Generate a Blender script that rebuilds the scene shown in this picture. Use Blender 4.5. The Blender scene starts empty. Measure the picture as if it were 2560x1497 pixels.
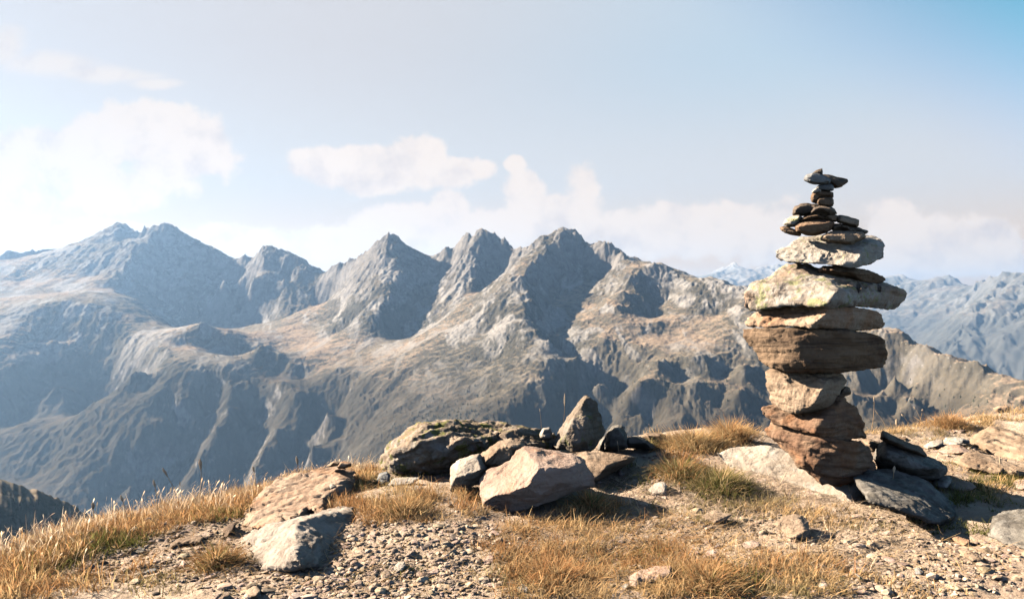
import bpy, bmesh, math, random
import numpy as np
from mathutils import Vector, Matrix
from mathutils.geometry import delaunay_2d_cdt

random.seed(7)
rng = np.random.default_rng(11)
SC = bpy.context.scene
COL = SC.collection

# ------------------------------------------------------------------ camera
F = 1990.0            # focal length in pixels of the 2560-wide photograph
CX, CY = 1280.0, 748.0
CZ = 0.75             # eye height above the ground
cam = bpy.data.cameras.new("camera")
cam_o = bpy.data.objects.new("camera", cam)
COL.objects.link(cam_o)
cam.sensor_width = 36.0
cam.lens = 36.0 * F / 2560.0
cam.clip_start = 0.05
cam.clip_end = 120000.0
cam_o.location = (0, 0, CZ)
cam_o.rotation_euler = (math.radians(90), 0, 0)
cam.dof.use_dof = True
cam.dof.focus_distance = 3.0
cam.dof.aperture_fstop = 8.0
SC.camera = cam_o

# ------------------------------------------------------------------ sun, sky, exposure
SUN_EL = math.radians(27.0)
SUN_AZ = math.radians(-71.0)          # from +Y (view direction) towards -X (left)
L = Vector((math.sin(SUN_AZ) * math.cos(SUN_EL), math.cos(SUN_AZ) * math.cos(SUN_EL), math.sin(SUN_EL)))
sun = bpy.data.lights.new("sun", 'SUN')
sun.energy = 5.0
sun.angle = math.radians(0.53)
sun.color = (1.0, 0.89, 0.74)
sun_o = bpy.data.objects.new("sun", sun)
COL.objects.link(sun_o)
sun_o.rotation_euler = L.to_track_quat('Z', 'Y').to_euler()
sun_o.location = (-20, 10, 20)

SC.view_settings.view_transform = 'Standard'
SC.view_settings.look = 'None'
SC.view_settings.gamma = 1.0
SC.view_settings.use_curve_mapping = False
SC.view_settings.exposure = 2.5
SC.cycles.use_denoising = True
SC.cycles.max_bounces = 6
SC.cycles.diffuse_bounces = 0
SC.cycles.volume_bounces = 0
SC.cycles.transparent_max_bounces = 8


class NT:
    """small helper round a node tree"""
    def __init__(self, tree):
        self.t = tree
        tree.nodes.clear()

    def n(self, typ, ins=None, **props):
        nd = self.t.nodes.new(typ)
        for k, v in props.items():
            setattr(nd, k, v)
        for k, v in (ins or {}).items():
            s = nd.inputs[k]
            if isinstance(v, bpy.types.NodeSocket):
                self.t.links.new(v, s)
            else:
                s.default_value = v
        return nd

    def math(self, op, a, b=None, c=None, clamp=False):
        nd = self.t.nodes.new('ShaderNodeMath')
        nd.operation = op
        nd.use_clamp = clamp
        for i, v in enumerate((a, b, c)):
            if v is None:
                continue
            if isinstance(v, bpy.types.NodeSocket):
                self.t.links.new(v, nd.inputs[i])
            else:
                nd.inputs[i].default_value = v
        return nd.outputs[0]

    def vmath(self, op, a, b=None):
        nd = self.t.nodes.new('ShaderNodeVectorMath')
        nd.operation = op
        for i, v in enumerate((a, b)):
            if v is None:
                continue
            if isinstance(v, bpy.types.NodeSocket):
                self.t.links.new(v, nd.inputs[i])
            else:
                nd.inputs[i].default_value = v
        return nd.outputs['Value'] if op in ('LENGTH', 'DOT_PRODUCT') else nd.outputs[0]

    def mix(self, fac, a, b, blend='MIX'):
        nd = self.t.nodes.new('ShaderNodeMix')
        nd.data_type = 'RGBA'
        nd.blend_type = blend
        for s, v in ((nd.inputs[0], fac), (nd.inputs[6], a), (nd.inputs[7], b)):
            if isinstance(v, bpy.types.NodeSocket):
                self.t.links.new(v, s)
            elif isinstance(v, (int, float)):
                s.default_value = v
            else:
                s.default_value = (*v[:3], 1.0)
        return nd.outputs[2]

    def noise(self, vec, scale, detail=5.0, rough=0.55, dist=0.0, out='Fac'):
        nd = self.n('ShaderNodeTexNoise', {'Vector': vec, 'Scale': scale, 'Detail': detail, 'Roughness': rough, 'Distortion': dist})
        return nd.outputs[out]

    def ss(self, v, a, b, lo=0.0, hi=1.0):
        nd = self.t.nodes.new('ShaderNodeMapRange')
        nd.interpolation_type = 'SMOOTHSTEP'
        self.t.links.new(v, nd.inputs[0])
        nd.inputs[1].default_value = a
        nd.inputs[2].default_value = b
        nd.inputs[3].default_value = lo
        nd.inputs[4].default_value = hi
        return nd.outputs[0]


world = bpy.data.worlds.new("World")
SC.world = world
world.use_nodes = True
W = NT(world.node_tree)
sky = W.n('ShaderNodeTexSky', sky_type='NISHITA', sun_disc=False, sun_elevation=SUN_EL,
          sun_rotation=SUN_AZ, altitude=2300.0, air_density=0.5, dust_density=0.3, ozone_density=1.0)
SKY_STRENGTH = 0.05
wdir = W.n('ShaderNodeTexCoord').outputs['Generated']
sep = W.n('ShaderNodeSeparateXYZ', {0: wdir})
yy = W.math('MAXIMUM', sep.outputs['Y'], 0.05)
cu = W.math('DIVIDE', sep.outputs['X'], yy)
cv = W.math('DIVIDE', sep.outputs['Z'], yy)
uv = W.n('ShaderNodeCombineXYZ', {0: cu, 1: cv, 2: 0.0}).outputs[0]
wn = W.noise(uv, 7.0, 4.0, 0.6, out='Color')
wuv = W.vmath('ADD', uv, W.vmath('MULTIPLY', W.vmath('SUBTRACT', wn, (0.5, 0.5, 0.5)), (0.055, 0.035, 0.0)))
CLOUDS = [  # px, py, half width, half height : cumulus heaps standing over the range
    (300, 330, 125, 78), (420, 330, 120, 72), (215, 385, 110, 70), (500, 355, 70, 60), (90, 395, 120, 65), (10, 430, 140, 80), (190, 460, 260, 60),
    (430, 405, 130, 40), (1045, 395, 80, 48), (940, 410, 100, 36), (840, 415, 90, 40), (1150, 430, 80, 40), (1000, 440, 200, 45), (1285, 412, 28, 24),
    (1310, 490, 52, 60), (1470, 480, 46, 68), (1400, 545, 120, 48), (1260, 555, 120, 42), (1120, 520, 44, 40), (1010, 560, 150, 42), (860, 600, 180, 40),
    (1600, 580, 100, 52), (1720, 560, 90, 50), (1820, 560, 90, 56), (1960, 560, 70, 55), (1450, 610, 500, 40), (2230, 560, 75, 60), (2330, 600, 110, 55),
    (2480, 620, 120, 50), (2150, 640, 260, 60), (2450, 660, 300, 40), (400, 590, 400, 30), (40, 590, 200, 50), (700, 620, 300, 30)]
m = None
for (px, py, a, b) in CLOUDS:
    d = W.vmath('SUBTRACT', wuv, ((px - CX) / F, (CY - py) / F, 0))
    d = W.vmath('MULTIPLY', d, (F / a, F / b, 0))
    d = W.vmath('LENGTH', d)
    d = W.math('SUBTRACT', 1.15, d)
    m = d if m is None else W.math('SMOOTH_MAX', m, d, 0.35)
def billow(vec):
    v1 = W.n('ShaderNodeTexVoronoi', {'Vector': vec, 'Scale': 11.0, 'Detail': 4.0, 'Roughness': 0.60, 'Lacunarity': 2.2}, normalize=True).outputs['Distance']
    return W.math('SUBTRACT', 1.0, v1)


bvec = W.vmath('ADD', uv, W.vmath('MULTIPLY', W.vmath('SUBTRACT', W.noise(uv, 22.0, 4.0, 0.6, out='Color'), (0.5, 0.5, 0.5)), (0.03, 0.03, 0.0)))
puff = billow(bvec)
puff_lit = billow(W.vmath('ADD', bvec, (-0.016, 0.018, 0.0)))
puff2 = W.noise(uv, 9.0, 5.0, 0.55)
m2 = W.math('ADD', m, W.math('MULTIPLY', W.math('SUBTRACT', puff, 0.62), 1.9))
m2 = W.math('ADD', m2, W.math('MULTIPLY', W.math('SUBTRACT', puff2, 0.5), 1.1))
m2 = W.math('ADD', m2, W.math('MULTIPLY', W.math('SUBTRACT', W.noise(bvec, 24.0, 9.0, 0.6), 0.5), 1.5))
cum = W.math('MULTIPLY', W.ss(m2, 0.02, 0.42), 0.95)
# long thin cirrus streak at the upper left
STREAK = [(20, 110, 70, 60), (120, 160, 130, 34), (260, 185, 150, 26), (390, 205, 80, 17)]
s = None
for (px, py, a, b) in STREAK:
    d = W.vmath('SUBTRACT', wuv, ((px - CX) / F, (CY - py) / F, 0))
    d = W.vmath('MULTIPLY', d, (F / a, F / b, 0))
    d = W.math('SUBTRACT', 1.2, W.vmath('LENGTH', d))
    s = d if s is None else W.math('MAXIMUM', s, d)
s = W.math('ADD', s, W.math('MULTIPLY', W.math('SUBTRACT', W.noise(W.vmath('MULTIPLY', uv, (1.0, 2.5, 1.0)), 14.0, 6.0, 0.6), 0.5), 0.9))
cir = W.ss(s, 0.0, 0.9, 0.0, 0.75)
cl = W.math('MAXIMUM', cum, cir)
front = W.ss(sep.outputs['Y'], 0.15, 0.4)
cl = W.math('MULTIPLY', cl, front)
# pale mist over the blue, thicker near the skyline and towards the sun
sundot = W.vmath('DOT_PRODUCT', wdir, tuple(L))
fwd = W.ss(sep.outputs['Y'], -0.05, 0.5)
zz = sep.outputs['Z']
blue = W.ss(W.math('SUBTRACT', zz, W.math('MULTIPLY', sundot, 0.55)), 0.185, 0.40)
mist = W.math('MULTIPLY', W.math('MULTIPLY', W.math('SUBTRACT', 1.0, blue), W.ss(zz, -0.12, -0.01)), fwd)
skyc = W.mix(1.0, sky.outputs[0], (SKY_STRENGTH * 0.45, SKY_STRENGTH * 1.5, SKY_STRENGTH * 1.08), 'MULTIPLY')
skyc = W.mix(W.math('MULTIPLY', blue, fwd), W.mix(1.0, sky.outputs[0], (SKY_STRENGTH, SKY_STRENGTH, SKY_STRENGTH), 'MULTIPLY'), skyc)
mistc = W.mix(W.ss(sundot, 0.05, 0.62), (0.091, 0.117, 0.139), (0.116, 0.115, 0.120))
skyc = W.mix(mist, skyc, W.mix(W.ss(zz, 0.15, 0.03), W.mix(W.ss(zz, 0.30, 0.14), mistc, (0.124, 0.127, 0.132)), (0.158, 0.120, 0.090)))
lit = W.math('ADD', W.math('MULTIPLY', W.math('SUBTRACT', puff, puff_lit), 1.7), W.math('SUBTRACT', W.noise(W.vmath('ADD', uv, (0.02, -0.03, 3.0)), 12.0, 5.0, 0.55), 0.5))
shade = W.ss(lit, -0.42, 0.08)
cloudc = W.mix(shade, (0.132, 0.121, 0.120), (0.170, 0.150, 0.136))
cloudc = W.mix(W.ss(sundot, 0.55, 0.85, 0.0, 0.17), cloudc, (0.0, 0.0, 0.0))
skyc = W.mix(cl, skyc, cloudc)
bg = W.n('ShaderNodeBackground', {'Color': skyc, 'Strength': 1.0})
W.n('ShaderNodeOutputWorld', {'Surface': bg.outputs[0]})


# ------------------------------------------------------------------ small tools
def P(px, py, D):
    return np.array(((px - CX) / F * D, D, CZ + (CY - py) / F * D))


def tag(o, label=None, cat=None, group=None, kind=None):
    if label: o["label"] = label
    if cat: o["category"] = cat
    if group: o["group"] = group
    if kind: o["kind"] = kind
    return o


_perm = rng.permutation(256).astype(np.int32)
_perm = np.concatenate([_perm, _perm, _perm])
_g = rng.normal(size=(256, 3))
_g = (_g / np.linalg.norm(_g, axis=1, keepdims=True)).astype(np.float32)


def perlin(x, y, z):
    x = np.asarray(x, np.float32); y = np.asarray(y, np.float32); z = np.asarray(z, np.float32)
    x, y, z = np.broadcast_arrays(x, y, z)
    xi = np.floor(x); yi = np.floor(y); zi = np.floor(z)
    xf = x - xi; yf = y - yi; zf = z - zi
    xi = xi.astype(np.int32) & 255; yi = yi.astype(np.int32) & 255; zi = zi.astype(np.int32) & 255
    u = xf * xf * xf * (xf * (xf * 6 - 15) + 10)
    v = yf * yf * yf * (yf * (yf * 6 - 15) + 10)
    w = zf * zf * zf * (zf * (zf * 6 - 15) + 10)

    def gr(dx, dy, dz):
        h = _perm[_perm[_perm[(xi + dx) & 255] + ((yi + dy) & 255)] + ((zi + dz) & 255)]
        g = _g[h]
        return g[..., 0] * (xf - dx) + g[..., 1] * (yf - dy) + g[..., 2] * (zf - dz)
    a = gr(0, 0, 0); b = gr(1, 0, 0); c = gr(0, 1, 0); d = gr(1, 1, 0)
    e = gr(0, 0, 1); f = gr(1, 0, 1); g2 = gr(0, 1, 1); h2 = gr(1, 1, 1)
    l1 = a + u * (b - a); l2 = c + u * (d - c); l3 = e + u * (f - e); l4 = g2 + u * (h2 - g2)
    m1 = l1 + v * (l2 - l1); m2_ = l3 + v * (l4 - l3)
    return (m1 + w * (m2_ - m1)) * 1.5


def fbm(x, y, z, oct=4, gain=0.5, lac=2.03):
    t = 0; a = 1.0
    for i in range(oct):
        t = t + a * perlin(x + 17.3 * i, y - 9.1 * i, z + 3.7 * i)
        x = x * lac; y = y * lac; z = z * lac
        a *= gain
    return t


def ridged(x, y, z, oct=4, gain=0.5, lac=2.07):
    t = 0; a = 1.0
    for i in range(oct):
        t = t + a * (1 - 2 * np.abs(perlin(x + 11.3 * i, y - 5.1 * i, z + 8.7 * i)))
        x = x * lac; y = y * lac; z = z * lac
        a *= gain
    return t


def np_mesh(name, V, Fc, mat, smooth=True, colors=None):
    V = np.asarray(V, np.float32).reshape(-1, 3)
    Fc = np.asarray(Fc, np.int32)
    k = Fc.shape[1]
    me = bpy.data.meshes.new(name)
    me.vertices.add(len(V)); me.vertices.foreach_set('co', V.ravel())
    me.loops.add(Fc.size); me.loops.foreach_set('vertex_index', Fc.ravel())
    me.polygons.add(len(Fc))
    me.polygons.foreach_set('loop_start', np.arange(0, Fc.size, k, dtype=np.int32))
    me.polygons.foreach_set('loop_total', np.full(len(Fc), k, np.int32))
    me.polygons.foreach_set('use_smooth', np.full(len(Fc), smooth, bool))
    if colors is not None:
        ca = me.color_attributes.new('tint', 'FLOAT_COLOR', 'POINT')
        ca.data.foreach_set('color', np.asarray(colors, np.float32).ravel())
    me.update(calc_edges=True)
    me.materials.append(mat)
    return me


def link(name, me, loc=(0, 0, 0), parent=None):
    o = bpy.data.objects.new(name, me)
    COL.objects.link(o)
    o.location = loc
    if parent: o.parent = parent
    return o


def grid_faces(nr, nc):
    i = np.arange(nr - 1)[:, None] * nc + np.arange(nc - 1)[None, :]
    return np.stack([i, i + 1, i + nc + 1, i + nc], -1).reshape(-1, 4)


def rbf_fit(XY, Zv, power, lam):
    n = len(XY)
    d = np.linalg.norm(XY[:, None] - XY[None], axis=2)
    A = d ** power
    A[np.arange(n), np.arange(n)] -= lam
    Pm = np.concatenate([np.ones((n, 1)), XY], 1)
    M = np.block([[A, Pm], [Pm.T, np.zeros((3, 3))]])
    return np.linalg.solve(M, np.concatenate([Zv, np.zeros(3)]))


def rbf_eval(XY, coef, X, Y, power):
    sh = X.shape
    x = X.ravel(); y = Y.ravel()
    out = np.empty(x.size)
    n = len(XY)
    for s0 in range(0, x.size, 20000):
        xs = x[s0:s0 + 20000, None]; ys = y[s0:s0 + 20000, None]
        d = np.sqrt((xs - XY[None, :, 0]) ** 2 + (ys - XY[None, :, 1]) ** 2)
        out[s0:s0 + 20000] = (d ** power) @ coef[:n] + coef[n] + coef[n + 1] * xs[:, 0] + coef[n + 2] * ys[:, 0]
    return out.reshape(sh)


def upsample(A, nr, nc):
    r = np.linspace(0, A.shape[0] - 1, nr); c = np.linspace(0, A.shape[1] - 1, nc)
    r0 = np.minimum(r.astype(int), A.shape[0] - 2); c0 = np.minimum(c.astype(int), A.shape[1] - 2)
    fr = (r - r0)[:, None]; fc = (c - c0)[None, :]
    B = A[r0] * (1 - fr) + A[r0 + 1] * fr
    return B[:, c0] * (1 - fc) + B[:, c0 + 1] * fc


# ------------------------------------------------------------------ materials of the land
def mat_new(name):
    m_ = bpy.data.materials.new(name)
    m_.use_nodes = True
    return m_, NT(m_.node_tree)


ALBEDO = 0.62      # all earth, rock and scree colours are given as seen and brought down to real-world reflectance here


def finish(T, color, rough=0.9, bump_h=None, bstr=0.5, bdist=0.01, spec=0.2):
    color = T.mix(1.0, color, (ALBEDO, ALBEDO, ALBEDO), 'MULTIPLY')
    ins = {'Base Color': color, 'Roughness': rough, 'Specular IOR Level': spec}
    if bump_h is not None:
        ins['Normal'] = T.n('ShaderNodeBump', {'Height': bump_h, 'Strength': bstr, 'Distance': bdist}).outputs[0]
    b = T.n('ShaderNodeBsdfPrincipled', ins)
    T.n('ShaderNodeOutputMaterial', {'Surface': b.outputs[0]})


def mountain_material(name, snow=False):
    m_, T = mat_new(name)
    geo = T.n('ShaderNodeNewGeometry')
    pos = geo.outputs['Position']
    nz = T.n('ShaderNodeSeparateXYZ', {0: geo.outputs['Normal']}).outputs['Z']
    pz = T.n('ShaderNodeSeparateXYZ', {0: pos}).outputs['Z']
    big = T.noise(pos, 0.0016, 5.0, 0.6, 0.6)
    mid = T.noise(pos, 0.008, 6.0, 0.65, 0.4)
    fine = T.noise(pos, 0.05, 5.0, 0.65)
    # meadow on the gentle ground, scrub on the steeper ground, scree fans and rock
    gentle = T.ss(T.math('ADD', nz, T.math('MULTIPLY', T.math('SUBTRACT', mid, 0.5), 0.22)), 0.82, 0.95)
    scrub = T.mix(T.ss(big, 0.40, 0.60), (0.074, 0.064, 0.047), (0.140, 0.115, 0.083))
    tan = T.mix(T.ss(big, 0.42, 0.58), (0.205, 0.163, 0.113), (0.335, 0.240, 0.162))
    g = T.mix(gentle, scrub, tan)
    g = T.mix(T.ss(T.math('ADD', pz, T.math('MULTIPLY', T.math('SUBTRACT', mid, 0.5), 260.0)), -230.0, -430.0, 0.0, 0.88), g, T.mix(mid, (0.030, 0.026, 0.019), (0.080, 0.064, 0.044)))  # low dark scrub, its colour darkened further to stand in for shade
    g = T.mix(T.ss(fine, 0.46, 0.62, 0, 0.5), g, (0.045, 0.041, 0.031))
    scree = T.math('MULTIPLY', T.ss(T.noise(T.vmath('MULTIPLY', pos, (1.0, 0.45, 0.45)), 0.006, 6.0, 0.62, 1.2), 0.49, 0.60), T.math('MULTIPLY', T.ss(pz, -430.0, -120.0, 0.12, 0.85), T.ss(T.n('ShaderNodeSeparateXYZ', {0: pos}).outputs['Y'], 2600.0, 3400.0, 0.15, 1.0)))
    g = T.mix(scree, g, T.mix(T.ss(fine, 0.4, 0.6), (0.25, 0.225, 0.200), (0.37, 0.335, 0.30)))
    r = T.mix(T.ss(T.noise(pos, 0.022, 6.0, 0.62, 0.6), 0.34, 0.66), (0.088, 0.078, 0.069), (0.205, 0.180, 0.156))
    r = T.mix(T.ss(mid, 0.40, 0.65, 0, 0.5), r, (0.26, 0.235, 0.215))
    hi = T.ss(pz, -250.0, 330.0, -0.16, 0.16)
    steep = T.math('ADD', T.math('SUBTRACT', 1.0, nz), T.math('ADD', hi, T.math('MULTIPLY', T.math('SUBTRACT', mid, 0.5), 0.55)))
    py_ = T.n('ShaderNodeSeparateXYZ', {0: pos}).outputs['Y']
    rockf = T.ss(T.math('ADD', steep, T.ss(py_, 2500.0, 3300.0, -0.13, 0.0)), 0.31, 0.47)
    c = T.mix(rockf, g, r)
    # boulder fields: pale specks
    sp = T.n('ShaderNodeTexVoronoi', {'Vector': pos, 'Scale': 0.06}).outputs['Distance']
    spm = T.math('MULTIPLY', T.math('MULTIPLY', T.ss(sp, 0.24, 0.10), T.ss(mid, 0.42, 0.58)), T.ss(pz, -330.0, -160.0))
    c = T.mix(T.math('MULTIPLY', spm, 0.6), c, (0.36, 0.33, 0.30))
    if snow:
        wf = T.ss(T.math('ADD', pz, T.math('MULTIPLY', T.noise(pos, 0.0012, 6, 0.65), 1800.0)), 1150.0, 1900.0)
        c = T.mix(T.math('MULTIPLY', wf, 0.45), T.mix(0.5, c, (0.09, 0.095, 0.09)), (0.55, 0.52, 0.50))
        finish(T, c, 0.95)
        return m_
    h = T.math('ADD', T.math('MULTIPLY', mid, 6.0), T.math('MULTIPLY', fine, T.ss(rockf, 0.0, 1.0, 4.0, 4.5)))
    finish(T, c, 0.95, h, 1.0, 1.0, 0.0)
    return m_


# ------------------------------------------------------------------ the mountains (one height field, built from surveyed ridge and valley lines)
SKYLINE = [(-700, 640, 6.6), (-400, 600, 6.6), (-200, 655, 6.6), (0, 643, 6.6), (24, 642, 6.6), (63, 651, 6.6), (120, 650, 6.6), (169, 645, 6.6), (193, 629, 6.6), (226, 615, 6.55), (279, 581, 6.5), (304, 562, 6.5), (318, 574, 6.45),
           (337, 582, 6.4), (361, 574, 6.3), (390, 575, 6.25), (410, 571, 6.25), (426, 573, 6.25), (448, 588, 6.25), (482, 610, 6.2), (530, 632, 6.2), (583, 657, 6.15), (607, 650, 6.1),
           (655, 636, 6.0), (679, 630, 6.0), (699, 635, 5.95), (742, 653, 5.9), (776, 672, 5.85), (814, 683, 5.8), (843, 668, 5.6), (896, 651, 5.4), (944, 622, 5.1),
           (975, 601, 5.0), (1001, 618, 5.0), (1044, 639, 5.0), (1082, 651, 5.0), (1114, 626, 4.95), (1136, 629, 4.95), (1171, 601, 4.9), (1184, 605, 4.9), (1208, 587, 4.9),
           (1236, 598, 4.85), (1258, 611, 4.8), (1302, 630, 4.75), (1346, 613, 4.6), (1381, 607, 4.55), (1407, 584, 4.5), (1433, 596, 4.45), (1481, 616, 4.4), (1498, 613, 4.35),
           (1520, 620, 4.3), (1551, 644, 4.2), (1586, 655, 4.1), (1647, 660, 4.0), (1695, 681, 3.95), (1725, 690, 3.9), (1769, 692, 3.8), (1804, 703, 3.7), (1856, 716, 3.6),
           (1930, 735, 3.5), (2000, 757, 3.35), (2100, 790, 3.2), (2202, 820, 3.0), (2253, 834, 2.95), (2312, 871, 2.8), (2363, 893, 2.7), (2436, 909, 2.6), (2509, 942, 2.5),
           (2560, 957, 2.4), (2700, 1010, 2.3), (2900, 1080, 2.2), (3300, 1150, 2.0)]
RIDGES = [
    [(361, 575, 6.3), (330, 600, 6.15), (290, 628, 6.0), (235, 660, 5.85), (185, 690, 5.7)],
    [(400, 575, 6.25), (358, 622, 5.95), (310, 665, 5.75), (258, 722, 5.45), (300, 742, 5.3), (352, 756, 5.15), (385, 795, 4.9), (437, 822, 4.7)],
    [(679, 630, 6.0), (662, 662, 5.85), (630, 703, 5.7)],
    [(505, 812, 4.3), (560, 838, 4.28), (630, 872, 4.25)],
    [(655, 866, 4.0), (690, 885, 3.97), (735, 912, 3.9)],
    [(0, 850, 4.2), (60, 800, 4.45), (110, 770, 4.55), (159, 757, 4.6), (215, 766, 4.58), (290, 825, 4.45), (337, 872, 4.25), (420, 880, 4.0)],
    [(135, 852, 4.3), (60, 930, 4.05), (0, 1000, 3.85)],
    [(975, 601, 5.0), (990, 660, 4.8), (1004, 686, 4.7), (970, 735, 4.5), (935, 790, 4.3)],
    [(1208, 588, 4.9), (1190, 650, 4.7), (1177, 706, 4.5)],
    [(1407, 585, 4.5), (1354, 642, 4.2), (1298, 694, 3.95), (1317, 738, 3.8), (1315, 760, 3.7), (1298, 786, 3.6), (1337, 829, 3.4), (1372, 856, 3.3), (1376, 900, 3.15), (1340, 960, 3.0), (1270, 1020, 2.9), (1190, 1090, 2.78)],
    [(1372, 856, 3.3), (1440, 897, 3.2), (1500, 955, 3.05), (1560, 1040, 2.88), (1600, 1100, 2.78)],
    [(1647, 660, 4.0), (1585, 692, 3.9), (1560, 730, 3.75), (1548, 762, 3.65)],
    [(2128, 935, 2.87), (2190, 1005, 2.72), (2240, 1060, 2.6)],
    [(2205, 822, 3.0), (2235, 945, 2.75), (2330, 1050, 2.52)],
    [(340, 932, 3.75), (390, 985, 3.62), (330, 1075, 3.45), (260, 1190, 3.28)],
    [(470, 935, 3.72), (455, 1000, 3.58), (356, 1118, 3.38), (330, 1220, 3.22)],
    [(580, 975, 3.65), (573, 1022, 3.52), (510, 1132, 3.34), (470, 1250, 3.18)],
    [(740, 985, 3.55), (690, 1070, 3.38), (640, 1180, 3.2)],
    [(820, 1040, 3.35), (780, 1120, 3.2), (740, 1200, 3.1)],
    [(1650, 905, 3.08), (1600, 960, 2.95), (1570, 1010, 2.86)],
    [(1760, 895, 3.08), (1740, 960, 2.92), (1700, 1050, 2.78)],
    [(1860, 915, 3.0), (1850, 980, 2.86), (1830, 1080, 2.72)],
    [(1980, 930, 2.95), (1985, 1000, 2.8), (1990, 1080, 2.68)],
    [(-400, 1120, 0.90), (-150, 1180, 0.90), (0, 1222, 0.90), (80, 1250, 0.93), (180, 1292, 0.98), (260, 1335, 1.03)],
]
VALLEYS = [
    [(490, 832, 4.85), (560, 822, 5.0), (640, 812, 5.15), (730, 790, 5.25)],
    [(850, 975, 3.42), (838, 1010, 3.3), (870, 1060, 3.15), (925, 1115, 3.0), (960, 1180, 2.85)],
    [(1440, 735, 4.05), (1420, 765, 3.9), (1400, 810, 3.65), (1395, 845, 3.5)],
    [(1440, 960, 2.98), (1450, 1020, 2.85), (1460, 1090, 2.72)],
    [(2130, 985, 2.70), (2200, 1060, 2.55)],
    [(2270, 1000, 2.58), (2300, 1060, 2.45)],
    [(1650, 985, 2.84), (1640, 1080, 2.68)], [(1800, 985, 2.84), (1770, 1085, 2.66)], [(1915, 990, 2.8), (1910, 1085, 2.62)],
    [(420, 1010, 3.5), (330, 1150, 3.28)], [(530, 1010, 3.5), (430, 1190, 3.2)], [(630, 1010, 3.48), (580, 1200, 3.16)], [(760, 1080, 3.25), (690, 1200, 3.1)],
    [(240, 1010, 3.65), (180, 1120, 3.42)],
]
POINTS = [(150, 735, 5.3), (0, 730, 5.3), (60, 700, 5.7), (500, 720, 5.6), (560, 700, 5.75), (250, 690, 5.75), (700, 720, 5.55), (760, 742, 5.45), (600, 705, 5.9),
          (600, 838, 4.6), (720, 835, 4.5), (850, 830, 4.4), (900, 880, 4.0), (830, 800, 4.7), (780, 765, 5.05), (450, 862, 4.15), (520, 885, 4.0), (560, 862, 4.2), (480, 832, 4.6), (700, 905, 3.95),
          (150, 965, 3.95), (250, 900, 4.1), (300, 945, 3.9), (80, 880, 4.15), (450, 905, 3.82), (560, 925, 3.76), (700, 958, 3.65), (820, 985, 3.5), (850, 920, 3.75), (760, 900, 3.9),
          (60, 1060, 3.6), (100, 1180, 3.35), (0, 1150, 3.4), (200, 1230, 3.2), (50, 1260, 3.1), (-200, 1000, 3.7), (-300, 800, 4.5),
          (1050, 728, 4.6), (1000, 750, 4.5), (870, 720, 5.0), (830, 755, 5.05), (920, 690, 5.05), (1100, 705, 4.75), (1110, 765, 4.4), (1020, 800, 4.25), (1170, 742, 4.35), (1255, 685, 4.55), (1230, 650, 4.7), (1130, 690, 4.7),
          (1200, 765, 4.05), (1100, 815, 3.95), (1000, 900, 3.65), (920, 950, 3.55), (1150, 900, 3.45), (1050, 990, 3.25), (960, 1080, 3.05), (1200, 990, 3.12), (1250, 900, 3.35), (1100, 1090, 2.88), (1230, 830, 3.65),
          (1480, 725, 4.05), (1500, 762, 3.85), (1450, 805, 3.62), (1600, 795, 3.6), (1700, 782, 3.6), (1800, 790, 3.52), (1850, 765, 3.52), (1660, 752, 3.72), (1500, 852, 3.38), (1600, 862, 3.3), (1700, 862, 3.28), (1850, 882, 3.15),
          (1640, 803, 3.5), (1655, 832, 3.44), (1740, 830, 3.4), (1500, 890, 3.22), (1950, 925, 3.0), (1950, 850, 3.15), (2100, 880, 3.0), (1780, 740, 3.7),
          (2400, 965, 2.52), (2500, 1000, 2.38), (2560, 1040, 2.28), (2450, 1060, 2.3), (2350, 960, 2.6), (2700, 1120, 2.15)]


def to_world(p):
    return P(p[0], p[1], p[2] * 1000.0)


def densify(pl, step):
    out = []
    for a, b in zip(pl[:-1], pl[1:]):
        A, B = to_world(a), to_world(b)
        n = max(1, int(np.linalg.norm(B - A) / step))
        for i in range(n):
            out.append(A + (B - A) * i / n)
    out.append(to_world(pl[-1]))
    return out


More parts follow.
